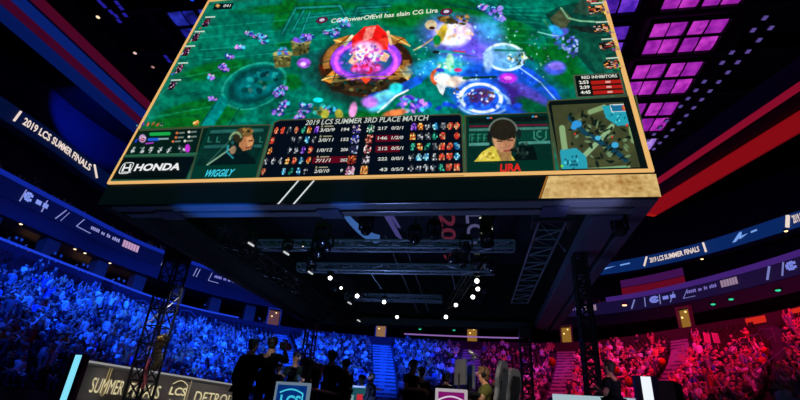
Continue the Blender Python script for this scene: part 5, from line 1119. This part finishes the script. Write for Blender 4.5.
merge('distant_crowd', PM, rest, lambda k: (PM[pose_i[k]], (seats[k][0], seats[k][1], seats[k][2]+.02), seats[k][3]+RS.uniform(-.35, .35), RS.uniform(.92, 1.06)), crowdm, colf, 'packed crowd of spectators in the far rows of the lower stand', 'crowd')
# seats: folded chair shape
g = MB(); g.box((0, -.02, .40), (.46, .42, .06)); g.box((0, -.25, .66), (.46, .05, .46), Matrix.Rotation(.16, 3, 'X')); g.box((0, -.12, .2), (.06, .25, .38)); g.box((-.25, -.05, .58), (.04, .34, .04)); g.box((.25, -.05, .58), (.04, .34, .04))
sm = g.build('stadium_seat', SEATM); SM = sm.data; bpy.data.objects.remove(sm)
eo = [k for k in emp[np.argsort(sd_[emp])] if vis[k]][:300]; es_ = set(eo); er = [k for k in range(len(seats)) if k not in es_]
for k in eo:
    o = bpy.data.objects.new('stadium_seat', SM); col.objects.link(o); x, y, z, a, r, i = seats[k]; o.location = (x, y, z); o.rotation_euler[2] = a
    h, zn = zone(k); tag(o, 'empty dark red stadium seat in %s, %s' % (h, zn), 'seat', 'empty seats, %s, %s' % (h, zn))
merge('stadium_seating', [SM], er, lambda k: (SM, seats[k][:3], seats[k][3], 1.0), mat('seat_far', (48, 12, 16), .5, attr='Col'), lambda k, ml_: np.tile(lin((46, 14, 20)), (len(ml_), 1)), 'rows of dark stadium seats filling the far lower stand', 'seating')
# people and light specks on the middle balcony
bal = []
for r_, (d, z) in enumerate(((4.75, 13.0), (5.7, 13.5), (6.6, 14.0), (7.5, 14.5))):
    s = 0; P_ = off(d); S_ = np.concatenate([[0], np.cumsum(np.linalg.norm(np.diff(P_, axis=0), axis=1))])
    while s < S_[-1]:
        i = np.interp(s, S_, np.arange(NP_)); s += .7
        x, y, dd = proj(np.array(ringpt(i, d, z+1)))
        if dd[0] <= 0 or x[0] < -40 or x[0] > 840 or RS.rand() > .5: continue
        p = ringpt(i, d, z); q = ringpt(i+.05, d, z); bal.append((p.x, p.y, p.z, math.atan2(q.y-p.y, q.x-p.x)+math.pi))
bi = RS.choice(len(POSES), len(bal), p=PW)
merge('balcony_crowd', PM, range(len(bal)), lambda k: (PM[bi[k]], bal[k][:3], bal[k][3], 1.0), crowdm, colf, 'dim crowd sitting in the middle balcony above the lower ribbon display', 'crowd')
# backlit silhouettes leaning on the concourse rail, their shade put into near-black clothes
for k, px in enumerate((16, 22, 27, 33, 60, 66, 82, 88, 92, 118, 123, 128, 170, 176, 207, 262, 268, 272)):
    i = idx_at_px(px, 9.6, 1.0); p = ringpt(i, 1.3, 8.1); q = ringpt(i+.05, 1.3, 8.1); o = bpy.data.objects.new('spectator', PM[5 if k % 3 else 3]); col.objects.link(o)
    o.material_slots[0].link = 'OBJECT'; o.material_slots[0].material = mat('silhouette_shade', (8, 8, 12), .9, spec=.1); o.location = p+Vector((0, 0, .25)); o.rotation_euler[2] = math.atan2(q.y-p.y, q.x-p.x)+math.pi; tag(o, 'dark spectator standing behind the left concourse rail, %s from the left' % ORD[k], 'person', 'spectators at the left concourse rail')
# pale boards held up in the crowd
for k, (x, y, z, w_, h, c, lab) in enumerate(((94, 287, 6.3, 1.0, .8, (190, 200, 210), 'pale board held up in the upper left stand'), (67, 294, 6.3, 1.2, .7, (120, 130, 160), 'grey board held up left of the pale one'), (104, 307, 5.6, .8, .7, (150, 160, 175), 'small square board held up below the pale one'), (115, 308, 5.6, 1.0, .8, (90, 100, 200), 'blue board held up in the left stand'), (707, 338, 6.2, .9, .9, (255, 180, 190), 'left one of two pink boards held up in the right stand'), (716, 338, 6.2, .9, .9, (255, 190, 200), 'right one of two pink boards held up in the right stand'), (682, 358, 4.8, .8, .6, (250, 200, 210), 'pink board held up low in the right stand'))):
    g = MB(); g.box((0, 0, 0), (w_, .03, h)); g.tube((0, 0, -h/2), (0, 0, -h/2-.5), .02, 5); o = g.build('hand_sign', mat('sign_%d' % k, c, .6), loc=az(x, y, z)); o.scale = (.75,)*3; o.rotation_euler = (0, .1*(-1)**k, -.9 if x < 300 else .6); tag(o, lab, 'sign')
for (x, y, z, r, lab) in ((552, 362, 4.9, .30, 'orange balloon left of the right truss tower'), (629, 382, 3.6, .26, 'orange balloon beside the standing person at the right'), (616, 370, 4.2, .2, 'small orange balloon behind the standing person at right'), (662, 362, 4.6, .22, 'small orange balloon right of the white light bar')):
    g = MB(); g.ball((0, 0, 0), (r, r, r*1.15), 12, 8); g.tube((0, 0, -r*1.1), (0, 0, -r*1.3), .03, 6, .01); o = g.build('balloon', mat('balloon_orange', (255, 120, 20), .35), None, True, loc=az(x, y, z)); tag(o, lab, 'balloon')
tag(MB().ball((0, 0, 0), (.05, .05, .05)).build('phone_light', emat((60, 120, 255), 3), None, True, loc=az(778, 393, 3.2)), 'bright blue phone light low in the crimson crowd', 'phone light')

# ================================================================== the stage
SZ = 1.1
g = MB(); g.box2((-12.4, 6.2, 0), (5.8, 25, SZ)); bevel(struct(g.build('floor_stage', mat('stage_black', (16, 16, 20), .35))), .02)
# banner wall on the left
def banner(x, y0, y1, z1, side, label):
    t = empty('banner_wall', (x, (y0+y1)/2, SZ), label, 'banner wall'); ym = (y0+y1)/2; g = MB(); n = 24
    prof = [(0, 0), (.0, z1-SZ-.12), (.03*side, z1-SZ-.04), (.12*side, z1-SZ), (.5*side, z1-SZ+.02), (.5*side, 0)]
    vs = []; fs = []
    for k in range(n+1):
        for a, z in prof: vs.append((-a, y0-ym+(y1-y0)*k/n, z))
    m_ = len(prof)
    for k in range(n):
        for j in range(m_-1): fs.append((k*m_+j, k*m_+j+1, (k+1)*m_+j+1, (k+1)*m_+j))
    fs += [tuple(range(m_)), tuple(n*m_+j for j in range(m_-1, -1, -1))]
    g.add(vs, fs); return t, g.build('banner_cloth', mat('banner_grey', (120, 116, 112), .5, 0, var=.1, scale=.5), t), ym
t, bc, ym = banner(-10.9, 11.75, 21.3, 2.53, 1, 'grey banner wall reading summer finals and Detroit at the left of the stage')
GOLD = emat((226, 212, 165), .9)
def bt(body, pa, pb, zlo, zhi, nm='lettering', mt=GOLD, bold=.0, shear=.12):
    def yy(px): # where the wall plane x=-10.9 is seen at column px
        d = ray(px, 385); return CAM[1]+d[1]*(-10.88-CAM[0])/d[0]
    a, b = yy(pa), yy(pb); g = MB(); add_text(g, body, lambda u, v: Vector((.02, a+(b-a)*u-ym, zlo-SZ+(zhi-zlo)*v)), bold, shear); return g.build(nm, mt, t)
bt('SUMMER', 91, 124, 1.72, 2.12); bt('FINALS', 130, 162, 1.70, 2.10); bt('LCS', 171, 188, 1.86, 2.13, bold=.02); bt('DETROIT', 197, 238, 1.66, 2.08)
g = MB()
def yy(px): d = ray(px, 385); return CAM[1]+d[1]*(-10.88-CAM[0])/d[0]
a, b = yy(173), yy(188)
g.path([Vector((.02, a+(b-a)*u-ym, 1.12+.14*math.sin(math.pi*u))) for u in np.linspace(0, 1, 9)], .014, 5); g.path([Vector((.02, b-ym, 1.12)), Vector((.02, b-ym-.02, .62)), Vector((.02, (a+b)/2-ym, .5)), Vector((.02, a-ym, .62))], .012, 5); g.build('emblem', GOLD, t)
g = MB()
for px in (104, 106.5, 190): g.tube((.015, yy(px)-ym, .55), (.015, yy(px+1)-ym, 1.32), .012, 4)
g.build('gold_line', emat((170, 150, 105), .8), t)
g = MB(); g.box2((-10.88-(-10.9)-.04, 11.75-ym, 1.38), (.06, 21.3-ym, 1.43)); g.build('top_light_edge', emat((150, 150, 152), .9), t)
def light_bar(loc, h, lean, c, s, label, w_=.2, side=1, rz=0, lean_x=0):
    t = empty('light_bar', loc, label, 'light bar', None, rz); R = Matrix.Rotation(lean_x, 3, 'Y')
    g = MB(); g.box(R@Vector((0, 0, h/2)), (w_, .1, h), R); g.build('glowing_panel', emat(c, s), t)
    for sx in (-1, 1): g = MB(); g.box(R@Vector((sx*(w_/2+.07), .03, h/2)), (.13, .16, h+.02), R); g.build('side_frame', mat('navy_frame', (20, 26, 62), .4), t)
    return t
light_bar((-10.83, 11.5, SZ), 1.52, 0, (130, 225, 250), 1.0, 'cyan glowing light bar at the near end of the left banner wall', .2)
light_bar((3.5, 11.45, SZ), 1.68, 0, (240, 248, 255), 1.0, 'white glowing light bar at the right side of the stage', .2)
# banner wall and desk at the right
t2 = empty('banner_wall', (4.35, 14.0, SZ), 'dark right banner wall with a teal pattern behind the white light bar', 'banner wall'); g = MB()
vs = []; P_ = [(3.75, 11.5, 2.72), (4.05, 11.9, 2.68), (4.3, 12.6, 2.62), (4.6, 14, 2.5), (4.9, 17, 2.5)]
for x, y, z in P_: vs += [(x-4.35, y-14, 0), (x-4.35, y-14, z-SZ), (x+.3-4.35, y-14.1, z-SZ), (x+.3-4.35, y-14.1, 0)]
fs = []
for k in range(4):
    for j in range(4): fs.append((k*4+j, k*4+(j+1) % 4, (k+1)*4+(j+1) % 4, (k+1)*4+j))
fs += [(0, 1, 2, 3), (19, 18, 17, 16)]; g.add(vs, fs); g.build('banner_cloth', mat('banner_dark', (24, 26, 44), .5), t2)
g = MB(); r = random.Random(4)
for k in range(26):
    f_ = r.uniform(.12, .9); z = r.uniform(.75, 1.3); a = Vector((3.7+f_*.45-4.35, 11.42+f_*1.1-14, z)); g.tube(a, a+Vector((r.uniform(.04, .16), r.uniform(.05, .2), r.uniform(-.12, .12))), .02, 4)
g.build('teal_pattern', emat((60, 130, 150), .8), t2)
def desk(name, loc, w_, d, h, label, top=(200, 205, 205), front=(30, 34, 40), legs=True):
    t = empty(name, loc, label, 'desk'); g = MB(); g.box((0, d/2, h-.03), (w_, d, .06)); bevel(g.build('desk_top', mat('desk_top_%d_%d_%d' % top, top, .35), t)); return t
# left player desk with LCS end panel
def end_panel(t, w_, h, c_edge, c_in, letters, c_l, arcc, lift=0):
    g = MB(); g.box((0, -.02, h/2), (w_, .06, h)); bevel(g.build('end_panel', mat('panel_edge_%d' % c_edge[0], c_edge, .4, emit=c_edge, es=.8), t), .01)
    g = MB(); g.add([(-w_/2+.045, -.055, .05), (w_/2-.045, -.055, .05), (w_/2-.045, -.055, h-.045), (-w_/2+.045, -.055, h-.045)], [(0, 1, 2, 3)]); g.build('lit_inset', emat(c_in), t)
    if letters:
        g = MB(); add_text(g, letters, lambda u, v: Vector((-.17+.34*u, -.062, h-.36+.17*v)), .03); g.build('lettering', emat(c_l), t)
    g = MB(); g.path([Vector((-.19+.38*u, -.062, h-.16+.055*math.sin(math.pi*u))) for u in np.linspace(0, 1, 9)]+[Vector((.19, -.062, h-.4)), Vector((0, -.062, h-.56)), Vector((-.19, -.062, h-.4)), Vector((-.19, -.062, h-.3))], .011, 5); g.build('emblem', emat(arcc), t)
    g = MB(); g.box((0, .03, .03), (w_+.06, .2, .06)); g.build('foot', BLACK, t)
td = empty('player_desk', (-2.96, 7.45, SZ), 'player desk with a glowing blue end panel reading LCS, left of the stage centre', 'desk')
end_panel(td, .58, .92, (110, 130, 150), (3, 44, 112), 'LCS', (60, 190, 220), (70, 200, 225))
g = MB(); g.box((-.1, 1.5, .86), (.55, 2.9, .05)); bevel(g.build('desk_top', mat('desk_dark', (30, 32, 38), .4), td))
for y in (.3, 2.8): g = MB(); g.box((-.1, y, .42), (.4, .05, .84)); g.build('leg', BLACK, td)
td2 = empty('player_desk', (-.46, 7.35, SZ), 'player desk with a magenta end panel framed in white, before the seated player', 'desk')
end_panel(td2, .47, .95, (190, 180, 185), (120, 10, 100), '', (255, 255, 255), (215, 200, 215))
g = MB(); g.box((.1, 1.5, .91), (.62, 2.9, .05)); bevel(g.build('desk_top', mat('desk_dark', (30, 32, 38), .4), td2))
for y in (.3, 2.8): g = MB(); g.box((.1, y, .44), (.4, .05, .88)); g.build('leg', BLACK, td2)
td3 = empty('caster_desk', (-3.25, 13, SZ), 'turquoise fronted desk with a red mark, far behind the man in black', 'desk')
g = MB(); g.box((0, 0, .6), (.66, .08, 1.2)); g.build('front_panel', emat((20, 80, 84), .8), td3); g = MB(); g.box((0, -.05, .93), (.16, .03, .2)); g.build('red_mark', emat((190, 30, 40)), td3)
for sx in (-.22, .22): g = MB(); g.box((sx, -.05, .8), (.1, .02, .4)); g.build('pale_mark', emat((130, 170, 175), .8), td3)
g = MB(); g.box((0, .4, 1.22), (.8, .9, .05)); bevel(g.build('desk_top', WHITE, td3))
td4 = empty('riser_bench', (2.3, 11.1, SZ), 'long low bench with a white lit top edge at the right of the stage', 'bench')
g = MB(); g.box((0, .3, .58), (1.7, .6, 1.14)); bevel(g.build('bench_body', mat('bench_dark', (34, 34, 48), .5), td4)); g = MB(); g.box((0, -.03, 1.1), (1.66, .06, .2)); g.build('lit_edge', emat((170, 195, 205), .9), td4)
# monitors, arms, chairs, microphones
def monitor(loc, rz, label, lit=None, w_=.56, h=.34):
    t = empty('monitor', loc, label, 'monitor', None, rz); g = MB(); g.box((0, 0, .32), (w_, .045, h)); bevel(g.build('casing', mat('monitor_grey', (92, 94, 98), .4), t), .012)
    g = MB(); g.box((0, .026, .32), (w_-.03, .01, h-.03)); g.build('display', emat(lit or (60, 90, 130), .7), t); g = MB(); g.tube((0, -.02, .015), (0, -.02, .3), .02, 8); g.build('stand', BLACK, t); g = MB(); g.box((0, 0, .008), (.24, .18, .016)); bevel(g.build('foot', BLACK, t), .004); return t
monitor((-.36, 8.0, SZ+.935), -1.0, 'grey backed monitor standing left of the seated player', w_=.34, h=.40)
monitor((-.25, 8.9, SZ+.935), -1.2, 'second monitor behind the grey backed one', w_=.5, h=.4)
monitor((-3.1, 8.6, SZ+.885), 1.1, 'dark monitor on the blue LCS desk', w_=.5, h=.3)
def chair(loc, rz, label, c1, c2):
    t = empty('gaming_chair', loc, label, 'chair', None, rz); t.scale = (.86, .86, 1.04); M1 = mat('chair_%d_%d_%d' % c1, c1, .4); M2 = mat('chair_%d_%d_%d' % c2, c2, .45)
    g = MB(); g.box((0, .02, .46), (.50, .50, .11)); bevel(g.build('seat', M1, t), .03, 3)
    def outline(s, z0, z1, y0, thick):
        pts = [(-.20, 0), (-.25, .25), (-.23, .42), (-.28, .56), (-.24, .72), (-.13, .82), (.13, .82), (.24, .72), (.28, .56), (.23, .42), (.25, .25), (.20, 0)]
        g = MB(); n = len(pts); vs = [(x*s, y0-.16*(z)-0, .52+z*s+(1-s)*.4) for x, z in pts]+[(x*s, y0-.16*z+thick, .52+z*s+(1-s)*.4) for x, z in pts]
        g.add(vs, [tuple(range(n-1, -1, -1)), tuple(range(n, 2*n))]+[(k, (k+1) % n, n+(k+1) % n, n+k) for k in range(n)]); return g
    bevel(outline(1, 0, 0, -.27, .09).build('backrest', M1, t), .025, 3); bevel(outline(.72, 0, 0, -.29, .125).build('backrest_inset', M2, t), .015)
    for s in (-1, 1):
        g = MB(); g.path([(.27*s, .1, .46), (.31*s, .08, .66)], .022, 8); g.box((.31*s, .02, .69), (.08, .28, .035)); bevel(g.build('armrest', BLACK, t), .01)
    g = MB(); g.tube((0, 0, .1), (0, 0, .42), .035, 10)
    for k in range(5): a = k*1.2566; g.tube((0, 0, .12), (.3*math.cos(a), .3*math.sin(a), .07), .025, 6, .018)
    g.build('base', BLACK, t)
    for k in range(5): a = k*1.2566; MB().ball((.3*math.cos(a), .3*math.sin(a), .032), .032, 8, 6).build('caster', BLACK, t, True)
    return t
# people ------------------------------------------------------------
H = math.pi
def px(x, y, Y): return at_y(x, y, Y)
def stand(x, ytop, Y, **kw):
    p = at_y(x, ytop, Y); s = (p.z-SZ)/1.80; return (p.x, Y, SZ), s
l, s = stand(252, 337, 8.6); s *= 1.0; person('person', l, -.45,  'person in black seen from behind, left one of two silhouettes beside the banner wall', dict(elbow_l=(-.26, -.04, 1.12), wrist_l=(-.27, .02, .86), elbow_r=(.27, .02, 1.13), wrist_r=(.22, .2, .95)), scale=s, longsleeve=True, lean=.1)
l, s = stand(274, 336, 8.7); person('person', l, .1, 'person in black lifting a camera, right silhouette beside the banner wall', dict(elbow_r=(.27, .24, 1.36), wrist_r=(.15, .30, 1.60), elbow_l=(-.32, .1, 1.16), wrist_l=(-.10, .32, 1.42)), scale=s, longsleeve=True)
hp = Vector(l)+Vector((.12, .34, 1.66*s)); tc_ = empty('video_camera', hp, 'small video camera held up by the right silhouette', 'camera')
g = MB(); g.box((0, 0, 0), (.14, .24, .14)); bevel(g.build('camera_body', BLACK, tc_)); g = MB(); g.tube((0, .12, 0), (0, .24, 0), .05, 12, .06); g.build('lens', BLACK, tc_, True); g = MB(); g.box((0, -.02, .11), (.04, .2, .03)); g.tube((0, -.1, .07), (0, -.1, .11), .012, 6); g.build('handle', BLACK, tc_)
l, s = stand(297.5, 351.5, 10.3); person('person', l, H, 'person in a dark team jersey facing the camera behind the blue desk', dict(elbow_l=(-.26, .05, 1.14), wrist_l=(-.12, .24, 1.02), elbow_r=(.27, .03, 1.14), wrist_r=(.16, .22, .98)), shirt=(34, 48, 50), hair=(40, 26, 18), scale=s)
p = Vector(l); g = MB(); add_text(g, 'FLY', lambda u, v: Vector((-.10+.2*u, 0, .1*v)), .03); o = g.build('jersey_lettering', mat('pale_print', (200, 205, 210), .6), None, loc=(p.x, p.y-.182*s, SZ+1.27*s)); o.parent = [c for c in bpy.data.objects if c.type == 'EMPTY' and (c.location-p).length < .01][0]; o.matrix_parent_inverse = Matrix.Identity(4); o.location = (0, .19, 1.26); o.rotation_euler = (0, 0, H)
l, s = stand(285.5, 362, 9.6); person('person', l, 1.9, 'shorter person bending in profile left of the jersey player', dict(elbow_l=(-.22, .22, 1.16), wrist_l=(-.10, .44, 1.16), elbow_r=(.22, .22, 1.14), wrist_r=(.10, .46, 1.2)), shirt=(44, 58, 62), hair=(48, 20, 14), scale=s*1.0, lean=.2, longsleeve=True)
l, s = stand(333, 349.5, 9.6); person('person', l, .25, 'person in a black shirt seen from behind, hand on a dark post', dict(elbow_l=(-.36, .08, 1.2), wrist_l=(-.46, .25, 1.06), elbow_r=(.27, .02, 1.14), wrist_r=(.24, .14, .92)), shirt=(12, 13, 18), hair=(62, 50, 40), scale=s)
l, s = stand(347, 358, 9.7); person('person', l, 1.1, 'person in black with a black cap standing close to the man seen from behind', dict(elbow_l=(-.24, .16, 1.14), wrist_l=(-.08, .26, 1.36), elbow_r=(.25, .02, 1.14), wrist_r=(.14, .2, 1.0)), shirt=(8, 9, 13), cap=(9, 10, 14), scale=s, longsleeve=True, skin=SKIN2)
l, s = stand(372, 372, 12.2); person('person', l, 1.4, 'person in dark clothes standing beside the turquoise desk', dict(), shirt=(12, 14, 24), scale=s, longsleeve=True, skin=SKIN2)
p_ = at_y(362, 375, 14.1); person('person', (p_.x, 14.1, p_.z-1.36), H, 'person seated behind the turquoise desk', dict(seated=1, elbow_l=(-.25, .06, .74), wrist_l=(-.12, .28, .78), elbow_r=(.25, .06, .74), wrist_r=(.12, .28, .78)), shirt=(30, 34, 44), longsleeve=True)
def stool(p, lab):
    t = empty('stool', (p[0], p[1], SZ), lab, 'stool'); h = p[2]-SZ+.42; g = MB(); g.tube((0, 0, h-.06), (0, 0, h), .19, 16); g.build('seat', BLACK, t, False); g = MB(); g.tube((0, 0, .03), (0, 0, h-.06), .03, 8); g.tube((0, 0, 0), (0, 0, .03), .2, 16); g.build('base', BLACK, t)
stool((p_.x, 14.1, p_.z-1.36), 'black stool behind the turquoise desk')
l, s = stand(412.5, 358.5, 9.4); person('person', l, -.9-math.pi*.35, 'person in black shirt and cap looking down at the hands, mid stage', dict(elbow_l=(-.25, .04, 1.16), wrist_l=(-.10, .28, 1.14), elbow_r=(.25, .04, 1.16), wrist_r=(.08, .30, 1.16), face=(0, .045, 1.655), jaw=(0, .05, 1.575)), shirt=(10, 12, 16), cap=(8, 10, 14), scale=s, skin=SKIN2)
l, s = stand(421.5, 366, 9.9); person('person', l, .5, 'person in black right beside the one in the black cap, half turned away', dict(elbow_r=(.28, .06, 1.15), wrist_r=(.3, .2, .98)), shirt=(7, 8, 12), scale=s, longsleeve=True)
l, s = stand(445.5, 369, 8.9); person('person', l, 0, 'dark hunched person behind the magenta desk seen from behind', dict(elbow_l=(-.34, .1, 1.2), wrist_l=(-.2, .3, 1.14), elbow_r=(.34, .1, 1.2), wrist_r=(.2, .3, 1.14)), shirt=(6, 7, 11), hair=(8, 8, 10), scale=s*1.0, lean=.35, longsleeve=True)
Yp = 7.9; p_ = at_y(486.5, 364.5, Yp); z_ = p_.z-1.36*.98
person('person', (p_.x-.02, Yp, z_), H/2+.12, 'seated player in profile facing left, with a headset and a dark yellow-green jersey', dict(seated=1, elbow_l=(-.26, .14, .76), wrist_l=(-.2, .42, .80), elbow_r=(.26, .14, .76), wrist_r=(.2, .42, .80), face=(0, .045, 1.20), jaw=(0, .055, 1.125), neck=(0, .015, 1.07), crown=(0, .02, 1.265)), shirt=(84, 84, 40), hair=(110, 76, 44), headset=True, scale=.98)
chair((p_.x-.03, Yp+.02, z_+.0), 1.25, 'dark gaming chair with a grey edge holding the seated player', (84, 86, 94), (12, 12, 16))
p2 = at_y(499, 372, 8.9); chair((p2.x, 8.9, p2.z-1.34), 1.0, 'gaming chair right of the seated player, grey with a dark inset', (104, 106, 112), (16, 16, 20))
p3 = at_y(502, 378, 8.6); person('person', (p3.x-.02, 9.5, p3.z-1.22), H/2, 'second seated player in a yellow-green jersey between the two gaming chairs', dict(seated=1, elbow_l=(-.26, .14, .76), wrist_l=(-.2, .42, .76), elbow_r=(.26, .14, .76), wrist_r=(.2, .42, .76)), shirt=(170, 180, 30), hair=(20, 16, 14), headset=True, scale=.95)
for (x_, y_, z_c, lab) in ((p_.x-.03, Yp, z_, 'riser box under the seated player'), (p2.x, 8.9, p2.z-1.34, 'riser box under the grey gaming chair')):
    if z_c > SZ+.02: g = MB(); g.box((0, 0, (z_c-SZ)/2), (.8, .8, z_c-SZ)); o = g.build('riser_box', BLACK, loc=(x_, y_, SZ)); tag(o, lab, 'riser')
l, s = stand(608.5, 359, 9.2); person('person', l, .9, 'person in a dark shirt with a pale forearm standing at the right truss tower', dict(elbow_l=(-.26, .02, 1.14), wrist_l=(-.16, .2, 1.26), elbow_r=(.26, .04, 1.12), wrist_r=(.1, .22, 1.2)), shirt=(16, 20, 24), hair=(60, 40, 26), scale=s)
# technical clutter on the desks: microphone arms, lamps, keyboards
def mic_arm(loc, lab, flip=1):
    t = empty('microphone_arm', loc, lab, 'microphone arm'); g = MB(); g.path([(0, 0, 0), (0, 0, .3), (.14*flip, 0, .52), (-.05*flip, -.02, .62)], .012, 6); g.build('arm', BLACK, t); g = MB(); g.tube((-.03*flip, -.02, .6), (-.13*flip, -.02, .68), .035, 10, .03); g.build('microphone', mat('mic_grey', (170, 172, 178), .35, .6), t, True)
p = at_y(453, 376, 8.4); mic_arm((p.x, 8.4, SZ+.935), 'microphone arm with a grey head left of the monitors'); mic_arm((p.x+.28, 8.7, SZ+.935), 'microphone arm between the two monitors', -1); mic_arm((p.x+.4, 8.1, SZ+.935), 'low microphone arm right before the seated player')
g = MB(); g.box((0, 0, .012), (.15, .42, .024)); bevel(tag(g.build('keyboard', BLACK, loc=(-.1, 7.9, SZ+.936)), 'black keyboard on the magenta desk under the player hands', 'keyboard'), .005)
p = at_y(308.5, 362, 8.2); t = empty('camera_rig', (p.x, 8.2, SZ), 'tall dark camera rig with a round head standing behind the blue LCS desk', 'camera rig')
g = MB(); g.tube((0, 0, .04), (0, 0, p.z-SZ), .025, 8); g.build('pole', BLACK, t); g = MB(); g.ball((0, 0, p.z-SZ), (.11, .11, .09), 10, 8); g.tube((0, -.1, p.z-SZ), (0, -.17, p.z-SZ), .06, 10); g.build('camera_head', DARK, t, True)
for k in range(3): a = k*2.094; g = MB(); g.tube((0, 0, .6), (.3*math.cos(a), .3*math.sin(a), .015), .016, 6); g.build('leg', BLACK, t)
g = MB(); g.box((0, 0, 1.3), (.16, .1, .1)); g.box((.05, 0, .95), (.1, .08, .2)); g.build('control_box', DSTEEL, t)
p = at_y(317, 372, 8.6); g = MB(); g.tube((0, 0, 0), (0, 0, p.z-SZ), .07, 10); g.tube((0, 0, p.z-SZ), (0, 0, p.z-SZ+.05), .09, 10); tag(g.build('bollard', BLACK, loc=(p.x, 8.6, SZ)), 'black round post the man seen from behind rests his hand on', 'post')
# equipment strapped to the left tower
p = at_y(158, 355, 13.0); t = empty('tower_equipment', p, 'yellow-brown bundle of equipment strapped to the left truss tower', 'equipment')
g = MB(); r = random.Random(2)
for k in range(9): g.ball((.04*math.sin(k), 0, -.35+.11*k), (.13, .12, .1), 8, 6)
g.build('cable_bundle', mat('bundle_olive', (70, 62, 34), .8, bump=.6), t, True); g = MB(); g.path([(-.12, -.14, -.1), (-.14, -.16, -.45), (-.05, -.16, -.75), (-.1, -.16, -.95)], .05, 8); g.build('pink_strap', mat('strap_pink', (225, 110, 120), .6), t, True)
for k in range(2): g = MB(); g.tube((-.02+.1*k, -.12, .42), (-.02+.1*k, -.2, .5), .05, 8); g.build('small_lamp', mat('lamp_brass', (150, 120, 60), .4), t, True)
